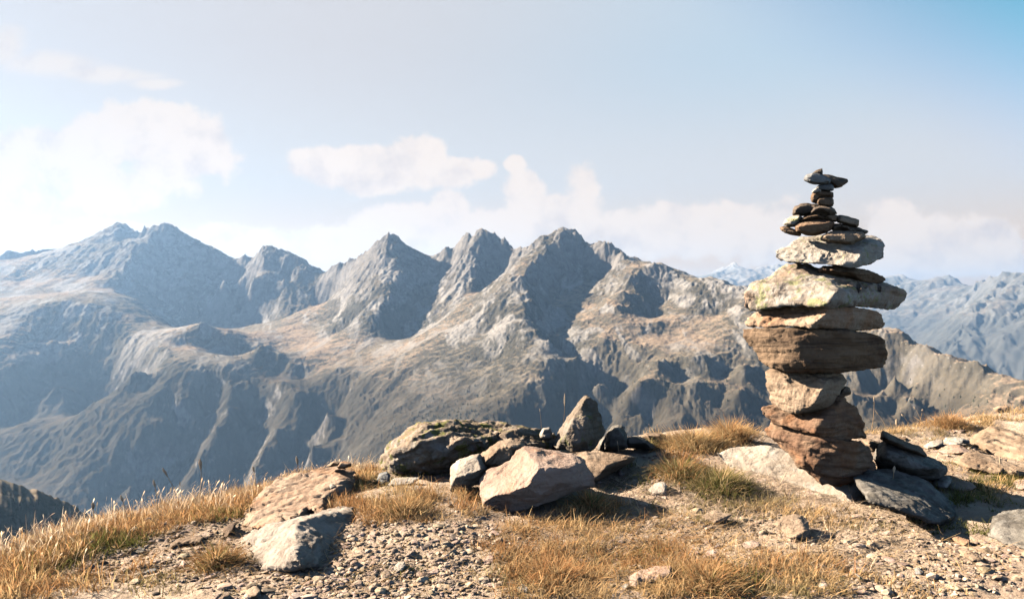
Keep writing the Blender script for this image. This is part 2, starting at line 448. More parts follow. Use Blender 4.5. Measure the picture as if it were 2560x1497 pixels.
# ridges whose right-hand flank falls away steeply: ridge line, flank width (m), slope, heading of the fall (x, y)
FLANKS = [
    ([(361, 575, 6.3), (390, 575, 6.25), (426, 573, 6.25), (482, 610, 6.2), (530, 632, 6.2), (583, 657, 6.15)], 640, 0.95, (0.5, -0.87)),
    ([(358, 622, 5.95), (310, 665, 5.75), (262, 718, 5.45)], 330, 0.75, (0.9, -0.3)),
    ([(352, 756, 5.15), (385, 795, 4.9), (437, 822, 4.7)], 170, 0.75, (1.0, 0.15)),
    ([(304, 562, 6.5), (326, 600, 6.3)], 120, 0.8, (0.9, -0.3)),
    ([(679, 630, 6.0), (699, 635, 5.95), (742, 653, 5.9), (776, 672, 5.85), (805, 682, 5.8)], 420, 0.85, (0.4, -0.9)),
    ([(662, 662, 5.85), (630, 703, 5.7)], 200, 0.7, (0.95, -0.3)),
    ([(159, 757, 4.6), (215, 766, 4.58), (290, 825, 4.45), (337, 872, 4.25)], 380, 0.95, (0.35, -0.93)),
    ([(505, 812, 4.3), (560, 838, 4.28), (625, 870, 4.25)], 130, 0.95, (0.6, -0.8)),
    ([(655, 866, 4.0), (690, 885, 3.97), (735, 912, 3.9)], 90, 0.9, (0.6, -0.8)),
    ([(975, 601, 5.0), (1001, 618, 5.0), (1044, 639, 5.0), (1070, 647, 5.0)], 190, 0.9, (0.6, -0.8)),
    ([(990, 660, 4.8), (1004, 686, 4.7), (970, 735, 4.5), (940, 785, 4.3)], 150, 0.95, (0.95, -0.3)),
    ([(1208, 588, 4.9), (1190, 650, 4.7), (1177, 700, 4.55)], 130, 0.95, (0.95, -0.3)),
    ([(1407, 585, 4.5), (1433, 596, 4.45), (1481, 616, 4.4), (1520, 620, 4.3)], 190, 1.0, (0.35, -0.93)),
    ([(1354, 642, 4.2), (1298, 694, 3.95), (1317, 738, 3.8), (1315, 760, 3.7), (1298, 786, 3.6), (1330, 822, 3.42)], 140, 0.95, (1.0, -0.1)),
    ([(1372, 856, 3.3), (1376, 900, 3.15), (1340, 960, 3.0), (1270, 1020, 2.9), (1190, 1090, 2.78)], 260, 0.95, (0.7, -0.7)),
    ([(1440, 897, 3.2), (1500, 955, 3.05), (1560, 1040, 2.88)], 90, 1.0, (0.9, 0.3)),
    ([(1647, 660, 4.0), (1585, 692, 3.9), (1560, 730, 3.75)], 140, 0.95, (0.75, -0.65)),
    ([(2128, 935, 2.87), (2190, 1005, 2.72), (2240, 1060, 2.6)], 120, 0.95, (0.8, -0.5)),
    ([(2235, 945, 2.75), (2330, 1050, 2.52)], 60, 0.9, (0.9, 0.3)),
    ([(340, 932, 3.75), (390, 985, 3.62), (330, 1075, 3.45), (260, 1190, 3.28)], 175, 1.0, (0.85, -0.5)),
    ([(470, 935, 3.72), (455, 1000, 3.58), (356, 1118, 3.38), (330, 1220, 3.22)], 175, 1.0, (0.85, -0.5)),
    ([(580, 975, 3.65), (573, 1022, 3.52), (510, 1132, 3.34), (470, 1250, 3.18)], 175, 1.0, (0.85, -0.5)),
    ([(740, 985, 3.55), (690, 1070, 3.38), (640, 1180, 3.2)], 175, 1.0, (0.85, -0.5)),
    ([(820, 1040, 3.35), (780, 1120, 3.2), (740, 1200, 3.1)], 80, 0.9, (0.85, -0.5)),
    ([(135, 852, 4.3), (60, 930, 4.05), (0, 1000, 3.85)], 130, 1.0, (0.85, -0.5)),
    ([(1650, 905, 3.08), (1600, 960, 2.95), (1570, 1010, 2.86)], 80, 1.05, (0.9, -0.4)),
    ([(1760, 895, 3.08), (1740, 960, 2.92), (1700, 1050, 2.78)], 80, 1.05, (0.9, -0.4)),
    ([(1860, 915, 3.0), (1850, 980, 2.86), (1830, 1080, 2.72)], 80, 1.05, (0.9, -0.4)),
    ([(1980, 930, 2.95), (1985, 1000, 2.8), (1990, 1080, 2.68)], 80, 1.05, (0.9, -0.4)),
]
ctrl = []
for pl in [SKYLINE] + RIDGES:
    ctrl += densify(pl, 110.0)
flank = []
for (pl, wd, sl, (hx, hy)) in FLANKS:
    hl = math.hypot(hx, hy)
    for A in densify(pl, 110.0):
        for k in ((0.3, 0.65, 1.0) if wd > 200 else (0.5, 1.0)):
            B = np.array((A[0] + hx / hl * wd * k, A[1] + hy / hl * wd * k, A[2] - sl * wd * k))
            flank.append((B, wd))
rid = np.array(ctrl)
for (B, wd) in flank:                                # keep the flank clear of the next ridge
    if np.min(np.hypot(rid[:, 0] - B[0], rid[:, 1] - B[1])) > 0.28 * min(wd, 200):
        ctrl.append(B)
lo = np.array(ctrl)
soft = []
for pl in VALLEYS:
    soft += densify(pl, 200.0)
soft += [to_world(p) for p in POINTS]
for B in soft:
    if np.min(np.hypot(lo[:, 0] - B[0], lo[:, 1] - B[1])) > 90.0:
        ctrl.append(B)
for (px, py, D) in SKYLINE[::3]:
    A = to_world((px, py, D))
    for k, dz in ((1.12, 330.0), (1.35, 620.0)):
        ctrl.append(np.array((A[0] * k, A[1] * k, A[2] - dz)))
for px in range(-1000, 3700, 330):                   # the deep valley between the lookout and the range
    t = np.clip((px + 100) / 2600.0, 0, 1)
    Dv = 2550 - 850 * t; Zv = -1020 + 330 * t
    ctrl.append(np.array(((px - CX) / F * Dv, Dv, Zv)))
    for D2 in (1300.0, 800.0, 350.0):
        if px < 500 and D2 in (800.0, 1300.0):
            continue
        ctrl.append(np.array(((px - CX) / F * D2, D2, -0.60 * D2 - 40)))
    ctrl.append(np.array(((px - CX) / F * 9500, 9500, -150.0 - 1150.0 * np.clip((px - 1200) / 600.0, 0, 1))))
    if px > 1900:
        ctrl.append(np.array(((px - CX) / F * 6000, 6000, -1150.0)))
        ctrl.append(np.array(((px - CX) / F * 4300, 4300, -900.0)))
for px in (-900, -400, 0, 250, 420):
    ctrl.append(np.array(((px - CX) / F * 1300, 1300, -640.0)))
    ctrl.append(np.array(((px - CX) / F * 640, 640, -222.0)))
ctrl = np.array(ctrl)
keep = []
for i in range(len(ctrl)):
    if all(np.hypot(*(ctrl[i, :2] - ctrl[j, :2])) > 30.0 for j in keep):
        keep.append(i)
ctrl = ctrl[keep]
KP = 1.08
S = 1000.0
coef = rbf_fit(ctrl[:, :2] / S, ctrl[:, 2] / S, KP, 0.0008)

NTH, NRAD = 1500, 900
th = np.linspace(math.radians(-44), math.radians(44), NTH)
rr = np.concatenate([np.linspace(330, 2200, 130, endpoint=False), np.linspace(2200, 7200, NRAD - 130 - 30, endpoint=False), np.linspace(7200, 9800, 30)])
ti = np.linspace(0, NTH - 1, 640); ri = np.linspace(0, NRAD - 1, 420)
tc = np.interp(ti, np.arange(NTH), th); rc = np.interp(ri, np.arange(NRAD), rr)
Rc, Tc = np.meshgrid(rc, tc, indexing='ij')
Zc = rbf_eval(ctrl[:, :2] / S, coef, Rc * np.sin(Tc) / S, Rc * np.cos(Tc) / S, KP) * S
Z0 = upsample(Zc, NRAD, NTH)
R_, T_ = np.meshgrid(rr, th, indexing='ij')
X_ = R_ * np.sin(T_); Y_ = R_ * np.cos(T_)


def slopes(Z):
    Zr = np.gradient(Z, rr, axis=0)
    Zt = np.gradient(Z, th, axis=1) / R_
    return Zr * np.sin(T_) + Zt * np.cos(T_), Zr * np.cos(T_) - Zt * np.sin(T_)


def hash2(ix, iy, k):
    h = np.sin(ix * 127.1 + iy * 311.7 + k * 74.7) * 43758.5453
    return h - np.floor(h)


def erosion(X, Y, Sx, Sy, wl, seed):
    x = X / wl + seed * 13.7; y = Y / wl - seed * 7.1
    mag = np.hypot(Sx, Sy) + 1e-6
    dx = Sy / mag; dy = -Sx / mag
    xi = np.floor(x); yi = np.floor(y)
    tot = np.zeros_like(x); wt = np.zeros_like(x)
    for i in (-1, 0, 1):
        for j in (-1, 0, 1):
            cx_ = xi + i; cy_ = yi + j
            ox = hash2(cx_, cy_, seed); oy = hash2(cx_, cy_, seed + 5.3)
            px_ = x - cx_ - ox; py_ = y - cy_ - oy
            w = np.exp(-(px_ * px_ + py_ * py_) * 2.0)
            tot += w * np.cos(2 * np.pi * 0.95 * (px_ * dx + py_ * dy))
            wt += w
    return tot / wt


Z = Z0 + 9.0 * fbm(X_ / 420.0, Y_ / 420.0, 0.3 + 0 * X_, 3)
for k, (wl, amp) in enumerate(((330.0, 11.0), (165.0, 9.0), (85.0, 6.0), (42.0, 3.8), (22.0, 2.0))):
    Sx, Sy = slopes(Z)
    st = np.clip((np.hypot(Sx, Sy) - 0.36) / 0.45, 0, 1.25)
    st = st * np.clip(0.55 + 1.1 * fbm(X_ / 520.0 + k, Y_ / 520.0, 9.0 + 0 * X_, 2), 0.05, 1.3)
    wx = X_ + wl * 0.25 * perlin(X_ / wl / 1.7, Y_ / wl / 1.7, 4.0 + 0 * X_)
    Z = Z + amp * st * (1 + 1.1 * np.clip((Z0 - 20) / 300.0, 0, 1)) * np.clip((R_ - 1500) / 700, 0, 1) * erosion(wx, Y_, Sx, Sy, wl, k + 1)
Sx, Sy = slopes(Z0)
st0 = np.clip((np.hypot(Sx, Sy) - 0.25) / 0.5, 0, 1)
alt = np.clip((Z0 - 20) / 300.0, 0, 1)
Z = Z + st0 * 8.0 * ridged(X_ / 55.0 + 0.4 * perlin(X_ / 90, Y_ / 90, 0 * X_), Y_ / 55.0, 3 + 0 * X_, 4, 0.6)
Z = Z + 15.0 * alt * st0 * ridged(X_ / 230.0 + 0.3 * perlin(X_ / 150, Y_ / 150, 0 * X_), Y_ / 230.0, 5 + 0 * X_, 2, 0.5)
Z = Z + (3.0 + 9.0 * alt * st0) * ridged(X_ / 120.0, Y_ / 120.0, 7 + 0 * X_, 5, 0.55)
Z = Z + (1 - st0) * (7.0 * fbm(X_ / 110.0, Y_ / 110.0, 1.3 + 0 * X_, 5, 0.55))
for (px, py, D, up, rad) in ((304, 562, 6.5, 28, 140), (975, 601, 5.0, 22, 120), (1208, 587, 4.9, 12, 100), (1407, 584, 4.5, 18, 120), (679, 630, 6.0, 20, 170), (1171, 601, 4.9, 12, 80), (410, 571, 6.25, 12, 120)):
    A = to_world((px, py, D))                        # the summits themselves are sharp
    Z = Z + up * np.clip(1 - np.hypot(X_ - A[0], Y_ - A[1]) / rad, 0, 1) ** 1.2
M_MTN = mountain_material("mountain_meadow_and_rock")
me = np_mesh("mountains", np.stack([X_, Y_, Z + CZ], -1), grid_faces(NRAD, NTH)[:, ::-1], M_MTN)
tag(link("mountains", me), kind='structure')



def mtn_z(x, y):
    x = np.asarray(x, float); y = np.asarray(y, float)
    r = np.hypot(x, y); t = np.arctan2(x, y)
    i = np.clip(np.interp(r, rr, np.arange(NRAD)), 0, NRAD - 1.001); j = np.clip((t - th[0]) / (th[-1] - th[0]) * (NTH - 1), 0, NTH - 1.001)
    a = i.astype(int); b = j.astype(int); fa = i - a; fb = j - b
    return Z[a, b] * (1 - fa) * (1 - fb) + Z[a + 1, b] * fa * (1 - fb) + Z[a, b + 1] * (1 - fa) * fb + Z[a + 1, b + 1] * fa * fb + CZ


def mtn_hit(px, py):
    Dm = np.arange(700.0, 6500.0, 8.0)
    x = (px - CX) / F * Dm
    bl = CZ + (CY - py) / F * Dm <= mtn_z(x, Dm)
    k = int(bl.argmax()) if bl.any() else 0
    return np.array((x[k], Dm[k], mtn_z(x[k], Dm[k]))), bool(bl.any())


# dwarf pines dotted over the far slopes, far too many and small to count
pv_, pf_ = [], []
cnt = 0
for (px, py, rx, ry, n) in ((1110, 1045, 90, 35, 150), (1010, 1090, 60, 30, 50), (1190, 1010, 60, 40, 40), (110, 1268, 90, 14, 16), (1760, 960, 160, 40, 40), (600, 900, 160, 30, 30), (2380, 1010, 120, 40, 30)):
    for _ in range(n):
        q, ok = mtn_hit(px + rng.normal(0, rx * .6), py + rng.normal(0, ry * .6))
        if not ok: continue
        hgt = rng.uniform(5, 12) * (0.55 if q[1] < 1500 else 1.0)
        for lv in range(3):
            rad = hgt * 0.30 * (1 - 0.28 * lv); z0 = hgt * 0.25 * lv
            ring = [(q[0] + rad * math.cos(a) * rng.uniform(.7, 1.2), q[1] + rad * math.sin(a) * rng.uniform(.7, 1.2), q[2] + z0) for a in np.linspace(0, 5.4, 7)]
            pv_ += ring + [(q[0], q[1], q[2] + z0 + hgt * 0.5)]
            pf_ += [[cnt + k, cnt + (k + 1) % 7, cnt + 7] for k in range(7)]
            cnt += 8
m_, T = mat_new("pine_needles")
pos = T.n('ShaderNodeNewGeometry').outputs['Position']
finish(T, T.mix(T.noise(pos, 0.3, 3), (0.025, 0.032, 0.018), (0.06, 0.065, 0.032)), 0.9)
tag(link("scattered_pines", np_mesh("scattered_pines", pv_, pf_, m_, False)), kind='stuff')
del X_, Y_, R_, T_, Z, Z0, st0, alt, Sx, Sy

# far snow-streaked range down the valley on the right
FAR = [(1500, 720, 19), (1600, 705, 19), (1700, 700, 19), (1784, 690, 19), (1805, 676, 19), (1832, 664, 19), (1861, 682, 19), (1890, 676, 19), (1916, 671, 19), (1952, 664, 19), (2000, 690, 19), (2060, 700, 19), (2130, 700, 18.5), (2216, 697, 18), (2249, 693, 18), (2264, 709, 17.6),
       (2312, 706, 17), (2341, 698, 17), (2363, 693, 17), (2389, 720, 16.5), (2436, 721, 16), (2473, 703, 14), (2509, 689, 13.5), (2560, 697, 13), (2640, 670, 12.5), (2800, 650, 12), (3100, 640, 12)]
FR = [[(2363, 695, 17), (2350, 740, 16), (2330, 800, 15), (2290, 850, 14)], [(2509, 690, 13.5), (2480, 745, 12.5), (2440, 790, 11.8), (2380, 860, 11.2)], [(2436, 722, 16), (2420, 770, 14.5), (2400, 800, 13.6)],
      [(2560, 720, 12.8), (2540, 800, 11.5), (2500, 870, 10.8)], [(2249, 695, 18), (2240, 760, 16.6), (2230, 800, 15.6)], [(1832, 666, 19), (1820, 720, 17.5)], [(1952, 666, 19), (1950, 730, 17)], [(2700, 665, 12.3), (2650, 780, 11), (2600, 900, 10.2)]]
FP = [(2300, 790, 15.4), (2460, 850, 11.5), (2380, 820, 13.2), (2300, 900, 12), (2500, 930, 10.4), (2200, 850, 14.5), (2540, 760, 12.4), (1900, 760, 16.5), (1750, 780, 16.5), (2650, 1000, 9.9), (2100, 800, 16)]
ctrl = []
for pl in [FAR] + FR:
    ctrl += densify(pl, 400.0)
ctrl += [to_world(p) for p in FP]
for (px, py, D) in FAR[::2]:
    A = to_world((px, py, D)); ctrl.append(np.array((A[0] * 1.1, A[1] * 1.1, A[2] - 700)))
for px in range(1300, 3300, 250):
    ctrl.append(np.array(((px - CX) / F * 9600, 9600, -1350.0)))
ctrl = np.array(ctrl)
keep = []
for i in range(len(ctrl)):
    if all(np.hypot(*(ctrl[i, :2] - ctrl[j, :2])) > 90.0 for j in keep):
        keep.append(i)
ctrl = ctrl[keep]
coef = rbf_fit(ctrl[:, :2] / S, ctrl[:, 2] / S, KP, 0.004)
NTH, NRAD = 620, 420
th = np.linspace(math.radians(4), math.radians(44), NTH)
rr = np.linspace(9900, 21500, NRAD)
R_, T_ = np.meshgrid(rr, th, indexing='ij')
X_ = R_ * np.sin(T_); Y_ = R_ * np.cos(T_)
Z = rbf_eval(ctrl[:, :2] / S, coef, X_ / S, Y_ / S, KP) * S
for k, (wl, amp) in enumerate(((1300.0, 70.0), (650.0, 50.0), (320.0, 30.0), (160.0, 16.0))):
    Sx, Sy = slopes(Z)
    st = np.clip((np.hypot(Sx, Sy) - 0.1) / 0.5, 0, 1.2)
    Z = Z + amp * st * erosion(X_, Y_, Sx, Sy, wl, k + 9)
Z = Z + 38.0 * ridged(X_ / 600.0, Y_ / 600.0, 7 + 0 * X_, 4, 0.55)
M_FAR = mountain_material("far_rock_and_snow", True)
me = np_mesh("distant_mountains", np.stack([X_, Y_, Z + CZ], -1), grid_faces(NRAD, NTH)[:, ::-1], M_FAR)
tag(link("distant_mountains", me), kind='structure')
del X_, Y_, R_, T_, Z

# ------------------------------------------------------------------ the lookout ground
GP = [(-500, 1600, 1.8), (0, 1497, 1.98), (320, 1497, 1.97), (640, 1497, 1.96), (960, 1497, 1.95), (1280, 1497, 1.95), (1600, 1497, 1.95), (1920, 1497, 1.95), (2240, 1497, 1.95), (2560, 1497, 1.95), (3100, 1520, 1.95),
      (-100, 1440, 2.3), (0, 1420, 2.32), (300, 1405, 2.32), (640, 1400, 2.3), (960, 1392, 2.3), (1280, 1382, 2.3), (1600, 1385, 2.3), (1900, 1388, 2.3), (2230, 1395, 2.27), (2560, 1405, 2.24),
      (100, 1355, 2.62), (400, 1318, 2.72), (640, 1332, 2.6), (900, 1292, 2.62), (960, 1330, 2.48), (820, 1400, 2.30), (700, 1432, 2.22), (1280, 1290, 2.65), (1600, 1296, 2.6), (1900, 1300, 2.62), (2200, 1310, 2.6), (2400, 1335, 2.55), (2560, 1330, 2.55),
      (500, 1268, 3.15), (760, 1215, 3.25), (1000, 1222, 3.08), (1250, 1222, 2.97), (1550, 1205, 3.08), (1700, 1215, 2.97), (1850, 1215, 2.97), (2000, 1235, 2.9), (2150, 1250, 2.9), (2350, 1250, 2.95), (2560, 1240, 2.95),
      (2300, 1150, 3.6), (2450, 1130, 3.95), (2560, 1130, 4.0), (1900, 1140, 3.45), (2100, 1150, 3.5)]
CREST = [(-200, 1450, 2.45), (0, 1372, 2.72), (120, 1338, 2.92), (250, 1298, 3.12), (400, 1268, 3.32), (520, 1243, 3.5), (640, 1216, 3.6), (780, 1185, 3.7), (900, 1163, 3.7), (1000, 1150, 3.72), (1150, 1140, 3.8),
         (1300, 1125, 3.8), (1500, 1108, 3.9), (1640, 1095, 4.0), (1750, 1080, 4.1), (1850, 1078, 4.2), (2000, 1085, 4.25), (2150, 1080, 4.4), (2300, 1064, 4.8), (2450, 1052, 5.2), (2560, 1032, 5.4), (2800, 1010, 5.6), (3300, 1000, 5.6)]
g = [P(*p) for p in GP] + [P(*p) for p in CREST]
for (px, py, D) in CREST:
    A = P(px, py, D)
    for dD, dz in ((0.5, 0.16), (1.2, 0.62), (2.2, 1.4), (4.0, 2.9)):
        k = (D + dD) / D
        g.append(np.array((A[0] * k, A[1] * k, A[2] - dz)))
for x in (-5, -3, -1.5, 0, 1.5, 3, 5):
    for y in (1.2, 0.2, -1.5, -4):
        g.append(np.array((x, y, 0.02 + 0.02 * x)))
for y in (1.2, 2.5):
    g.append(np.array((-3.2, y, -0.15))); g.append(np.array((-5, y, -0.5)))
    g.append(np.array((5, y, 0.0)))
g = np.array(g)
gc = rbf_fit(g[:, :2], g[:, 2], 1.7, 0.002)
GX = np.linspace(-7, 7, 561); GY = np.linspace(-4, 10, 561)
gx, gy = np.meshgrid(GX, GY, indexing='ij')
GZ = rbf_eval(g[:, :2], gc, gx, gy, 1.7)
GZ = GZ + 0.026 * fbm(gx * 1.6, gy * 1.6, 0 * gx, 4) + 0.007 * fbm(gx * 8, gy * 8, 2 + 0 * gx, 3)


def ground_z(x, y):
    x = np.clip((np.asarray(x) + 7) / 14 * 560, 0, 559.99); y = np.clip((np.asarray(y) + 4) / 14 * 560, 0, 559.99)
    i = x.astype(int); j = y.astype(int); fx = x - i; fy = y - j
    return GZ[i, j] * (1 - fx) * (1 - fy) + GZ[i + 1, j] * fx * (1 - fy) + GZ[i, j + 1] * (1 - fx) * fy + GZ[i + 1, j + 1] * fx * fy


DS = np.linspace(1.5, 8.0, 651)


def ground_hit(px, py):
    """where the ray through a photo pixel first meets the ground; returns xyz and a hit flag"""
    px = np.atleast_1d(np.asarray(px, float)); py = np.atleast_1d(np.asarray(py, float))
    x = (px[:, None] - CX) / F * DS; zr = CZ + (CY - py[:, None]) / F * DS
    below = zr <= ground_z(x, np.broadcast_to(DS, x.shape))
    hit = below.any(1)
    k = below.argmax(1)
    D = DS[k]
    xx = (px - CX) / F * D
    return np.stack([xx, D, ground_z(xx, D)], -1), hit


m_, T = mat_new("dry_earth")
pos = T.n('ShaderNodeNewGeometry').outputs['Position']
n1 = T.noise(pos, 1.7, 6.0, 0.6)
n2 = T.noise(pos, 14.0, 6.0, 0.65)
n3 = T.noise(pos, 110.0, 5.0, 0.7)
c = T.mix(T.ss(n1, 0.38, 0.62), (0.38, 0.265, 0.185), (0.54, 0.405, 0.295))
c = T.mix(T.ss(n2, 0.42, 0.64, 0, 0.6), c, (0.60, 0.465, 0.35))
c = T.mix(T.ss(n3, 0.55, 0.72, 0, 0.6), c, (0.12, 0.075, 0.048))
vo = T.n('ShaderNodeTexVoronoi', {'Vector': pos, 'Scale': 70.0, 'Randomness': 1.0})
c = T.mix(T.math('MULTIPLY', T.ss(vo.outputs['Distance'], 0.5, 0.2), T.ss(n2, 0.45, 0.65, 0, 0.3)), c, T.mix(0.6, vo.outputs['Color'], (0.5, 0.40, 0.31)))
h = T.math('ADD', T.math('MULTIPLY', n2, 0.022), T.math('ADD', T.math('MULTIPLY', n3, 0.009), T.math('MULTIPLY', vo.outputs['Distance'], -0.0025)))
finish(T, c, 0.95, h, 1.0, 1.0, 0.05)
M_EARTH = m_
NTH, NRAD = 1100, 620
th = np.linspace(math.radians(-75), math.radians(75), NTH)
rr = np.concatenate([np.linspace(0.3, 1.6, 40, endpoint=False), np.linspace(1.6, 5.8, 500, endpoint=False), np.geomspace(5.8, 420, 80)])
R_, T_ = np.meshgrid(rr, th, indexing='ij')
X_ = R_ * np.sin(T_); Y_ = R_ * np.cos(T_)
Zn = ground_z(X_, Y_)
Zf = -1.6 - 0.78 * (R_ - 5.8)
w = np.clip((R_ - 5.9) / 2.2, 0, 1)
w = w * w * (3 - 2 * w)
Zg = Zn * (1 - w) + np.minimum(Zf, Zn) * w
Zg = Zg + (1 - w) * (0.004 * fbm(X_ * 30, Y_ * 30, 0 * X_, 3, 0.6)) + w * 0.06 * R_ * perlin(X_ / (R_ + 3) * 4, Y_ / (R_ + 3) * 4, 0 * X_) * 0.5
me = np_mesh("ground", np.stack([X_, Y_, Zg], -1), grid_faces(NRAD, NTH)[:, ::-1], M_EARTH)
tag(link("ground", me), kind='structure')
del X_, Y_, R_, T_, Zg, Zf, Zn


# ------------------------------------------------------------------ rock materials
def rock_material(name, c1, c2, dark, bed=(0.0, 0.12, 0.1), streak=0.5, lichen=0.0, lcol=(0.34, 0.33, 0.08), white=0.0, rust=0.0, stretch=9.0):
    m_, T = mat_new(name)
    oc = T.n('ShaderNodeTexCoord').outputs['Object']
    rnd = T.n('ShaderNodeObjectInfo').outputs['Random']
    v = T.vmath('ADD', oc, T.n('ShaderNodeCombineXYZ', {0: T.math('MULTIPLY', rnd, 13.0), 1: T.math('MULTIPLY', rnd, 7.0), 2: 0.0}).outputs[0])
    bedv = T.n('ShaderNodeMapping', {'Vector': v, 'Rotation': bed, 'Scale': (3.0, 3.0, 3.0 * stretch)}).outputs[0]
    n1 = T.noise(v, 7.0, 8.0, 0.62, 0.5)
    n2 = T.noise(v, 38.0, 8.0, 0.7)
    n3 = T.noise(v, 160.0, 4.0, 0.7)
    st = T.noise(bedv, 1.6, 7.0, 0.68, 0.3)
    c = T.mix(T.ss(n1, 0.34, 0.66), c1, c2)
    c = T.mix(T.ss(st, 0.46, 0.66, 0.0, streak), c, dark)
    if rust:
        c = T.mix(T.math('MULTIPLY', T.ss(T.noise(v, 5.0, 6.0, 0.6, 1.0), 0.47, 0.64), rust), c, (0.36, 0.150, 0.055))
    if white:
        c = T.mix(T.math('MULTIPLY', T.ss(T.noise(v, 11.0, 8.0, 0.7, 0.4), 0.50, 0.60), white), c, (0.48, 0.445, 0.395))
    c = T.mix(T.ss(n2, 0.55, 0.72, 0, 0.55), c, dark)
    c = T.mix(T.ss(n3, 0.58, 0.75, 0, 0.45), c, dark)
    if lichen:
        a = T.noise(v, 12.0, 7.0, 0.7, 0.8)
        b = T.n('ShaderNodeTexVoronoi', {'Vector': v, 'Scale': 42.0}).outputs['Distance']
        lf = T.ss(T.math('SUBTRACT', T.math('ADD', a, T.math('MULTIPLY', T.math('SUBTRACT', n2, 0.5), 0.35)), T.math('MULTIPLY', b, 0.10)), 0.60 - 0.17 * lichen, 0.64 - 0.17 * lichen)
        c = T.mix(T.math('MULTIPLY', lf, 0.8), c, T.mix(T.ss(n3, 0.4, 0.6), lcol, tuple(0.55 * q for q in lcol)))
    h = T.math('ADD', T.math('MULTIPLY', n2, 0.010), T.math('ADD', T.math('MULTIPLY', n3, 0.0025), T.math('MULTIPLY', st, 0.010)))
    finish(T, c, 0.88, h, 0.9, 1.0, 0.15)
    return m_


RM = {
    'brown': rock_material("brown_schist", (0.145, 0.088, 0.052), (0.26, 0.17, 0.105), (0.050, 0.032, 0.022), streak=0.7, stretch=14.0),
    'tan': rock_material("tan_schist", (0.27, 0.18, 0.115), (0.40, 0.29, 0.20), (0.11, 0.070, 0.045), streak=0.5),
    'orange': rock_material("rusty_orange_stone", (0.37, 0.235, 0.15), (0.45, 0.325, 0.23), (0.17, 0.085, 0.045), streak=0.4, rust=0.45),
    'rust': rock_material("red_brown_stone", (0.200, 0.112, 0.068), (0.33, 0.215, 0.135), (0.060, 0.034, 0.025), streak=0.7, rust=0.45, stretch=12.0),
    'white': rock_material("pale_grey_stone", (0.36, 0.300, 0.240), (0.48, 0.410, 0.340), (0.16, 0.125, 0.095), streak=0.45, white=0.6, lichen=0.25, lcol=(0.40, 0.39, 0.16)),
    'lichen': rock_material("lichen_covered_stone", (0.30, 0.22, 0.16), (0.42, 0.35, 0.28), (0.09, 0.065, 0.045), streak=0.5, white=0.6, lichen=0.70, lcol=(0.38, 0.375, 0.17), rust=0.35),
    'mossy': rock_material("mossy_boulder_stone", (0.22, 0.15, 0.09), (0.36, 0.27, 0.20), (0.055, 0.045, 0.033), bed=(0.0, -0.25, 0.0), streak=0.75, white=0.35, lichen=0.62, lcol=(0.20, 0.20, 0.035)),
    'grey': rock_material("grey_stone", (0.15, 0.145, 0.14), (0.27, 0.26, 0.25), (0.055, 0.053, 0.05), streak=0.6, white=0.3),
    'pale': rock_material("pale_cream_stone", (0.40, 0.320, 0.245), (0.53, 0.44, 0.35), (0.18, 0.130, 0.090), streak=0.5, white=0.4, stretch=6.0),
    'warmgrey': rock_material("warm_grey_stone", (0.30, 0.235, 0.180), (0.46, 0.375, 0.305), (0.12, 0.085, 0.060), streak=0.6, white=0.35, stretch=6.0),
    'greytan': rock_material("weathered_grey_brown_stone", (0.17, 0.125, 0.085), (0.31, 0.24, 0.18), (0.060, 0.045, 0.034), streak=0.5, white=0.2, lichen=0.3, lcol=(0.26, 0.25, 0.08)),
    'dark': rock_material("dark_grey_schist", (0.135, 0.116, 0.094), (0.27, 0.238, 0.20), (0.050, 0.042, 0.035), bed=(0.0, 0.5, 0.2), streak=0.6, white=0.25, stretch=12.0),
    'pink': rock_material("pinkish_stone", (0.40, 0.275, 0.205), (0.45, 0.33, 0.26), (0.20, 0.12, 0.085), streak=0.3, rust=0.35),
    'darkbrown': rock_material("dark_brown_schist", (0.125, 0.092, 0.066), (0.24, 0.178, 0.13), (0.045, 0.033, 0.025), streak=0.6, stretch=12.0),
}


# ------------------------------------------------------------------ rock builder
Z1 = (1800, 400, 1666 / 520); Z2 = (1740, 780, 1830 / 720); Z3 = (860, 940, 2.8); Z4 = (0, 1050, 2.8)
Z5 = (1260, 1180, 2520 / 640); Z6 = (1860, 1180, 3.6); Z7 = (560, 1130, 3.6); Z8 = (2100, 980, 2422 / 460)


def inside(poly, x, y):
    c_ = False; n = len(poly); j = n - 1
    for i in range(n):
        xi, yi = poly[i]; xj, yj = poly[j]
        if (yi > y) != (yj > y) and x < (xj - xi) * (y - yi) / (yj - yi) + xi:
            c_ = not c_
        j = i
    return c_


def edge_dist(poly, x, y):
    P_ = np.array(poly); Q = np.roll(P_, -1, 0); p = np.array((x, y))
    d = Q - P_; t = np.clip(((p - P_) * d).sum(1) / np.maximum((d * d).sum(1), 1e-9), 0, 1)
    return np.min(np.linalg.norm(P_ + d * t[:, None] - p, axis=1))


def ground_low(px, py):
    for k in range(40):
        q, h_ = ground_hit(px, py + 4 * k)
        if h_[0]: return q[0]
    return q[0]


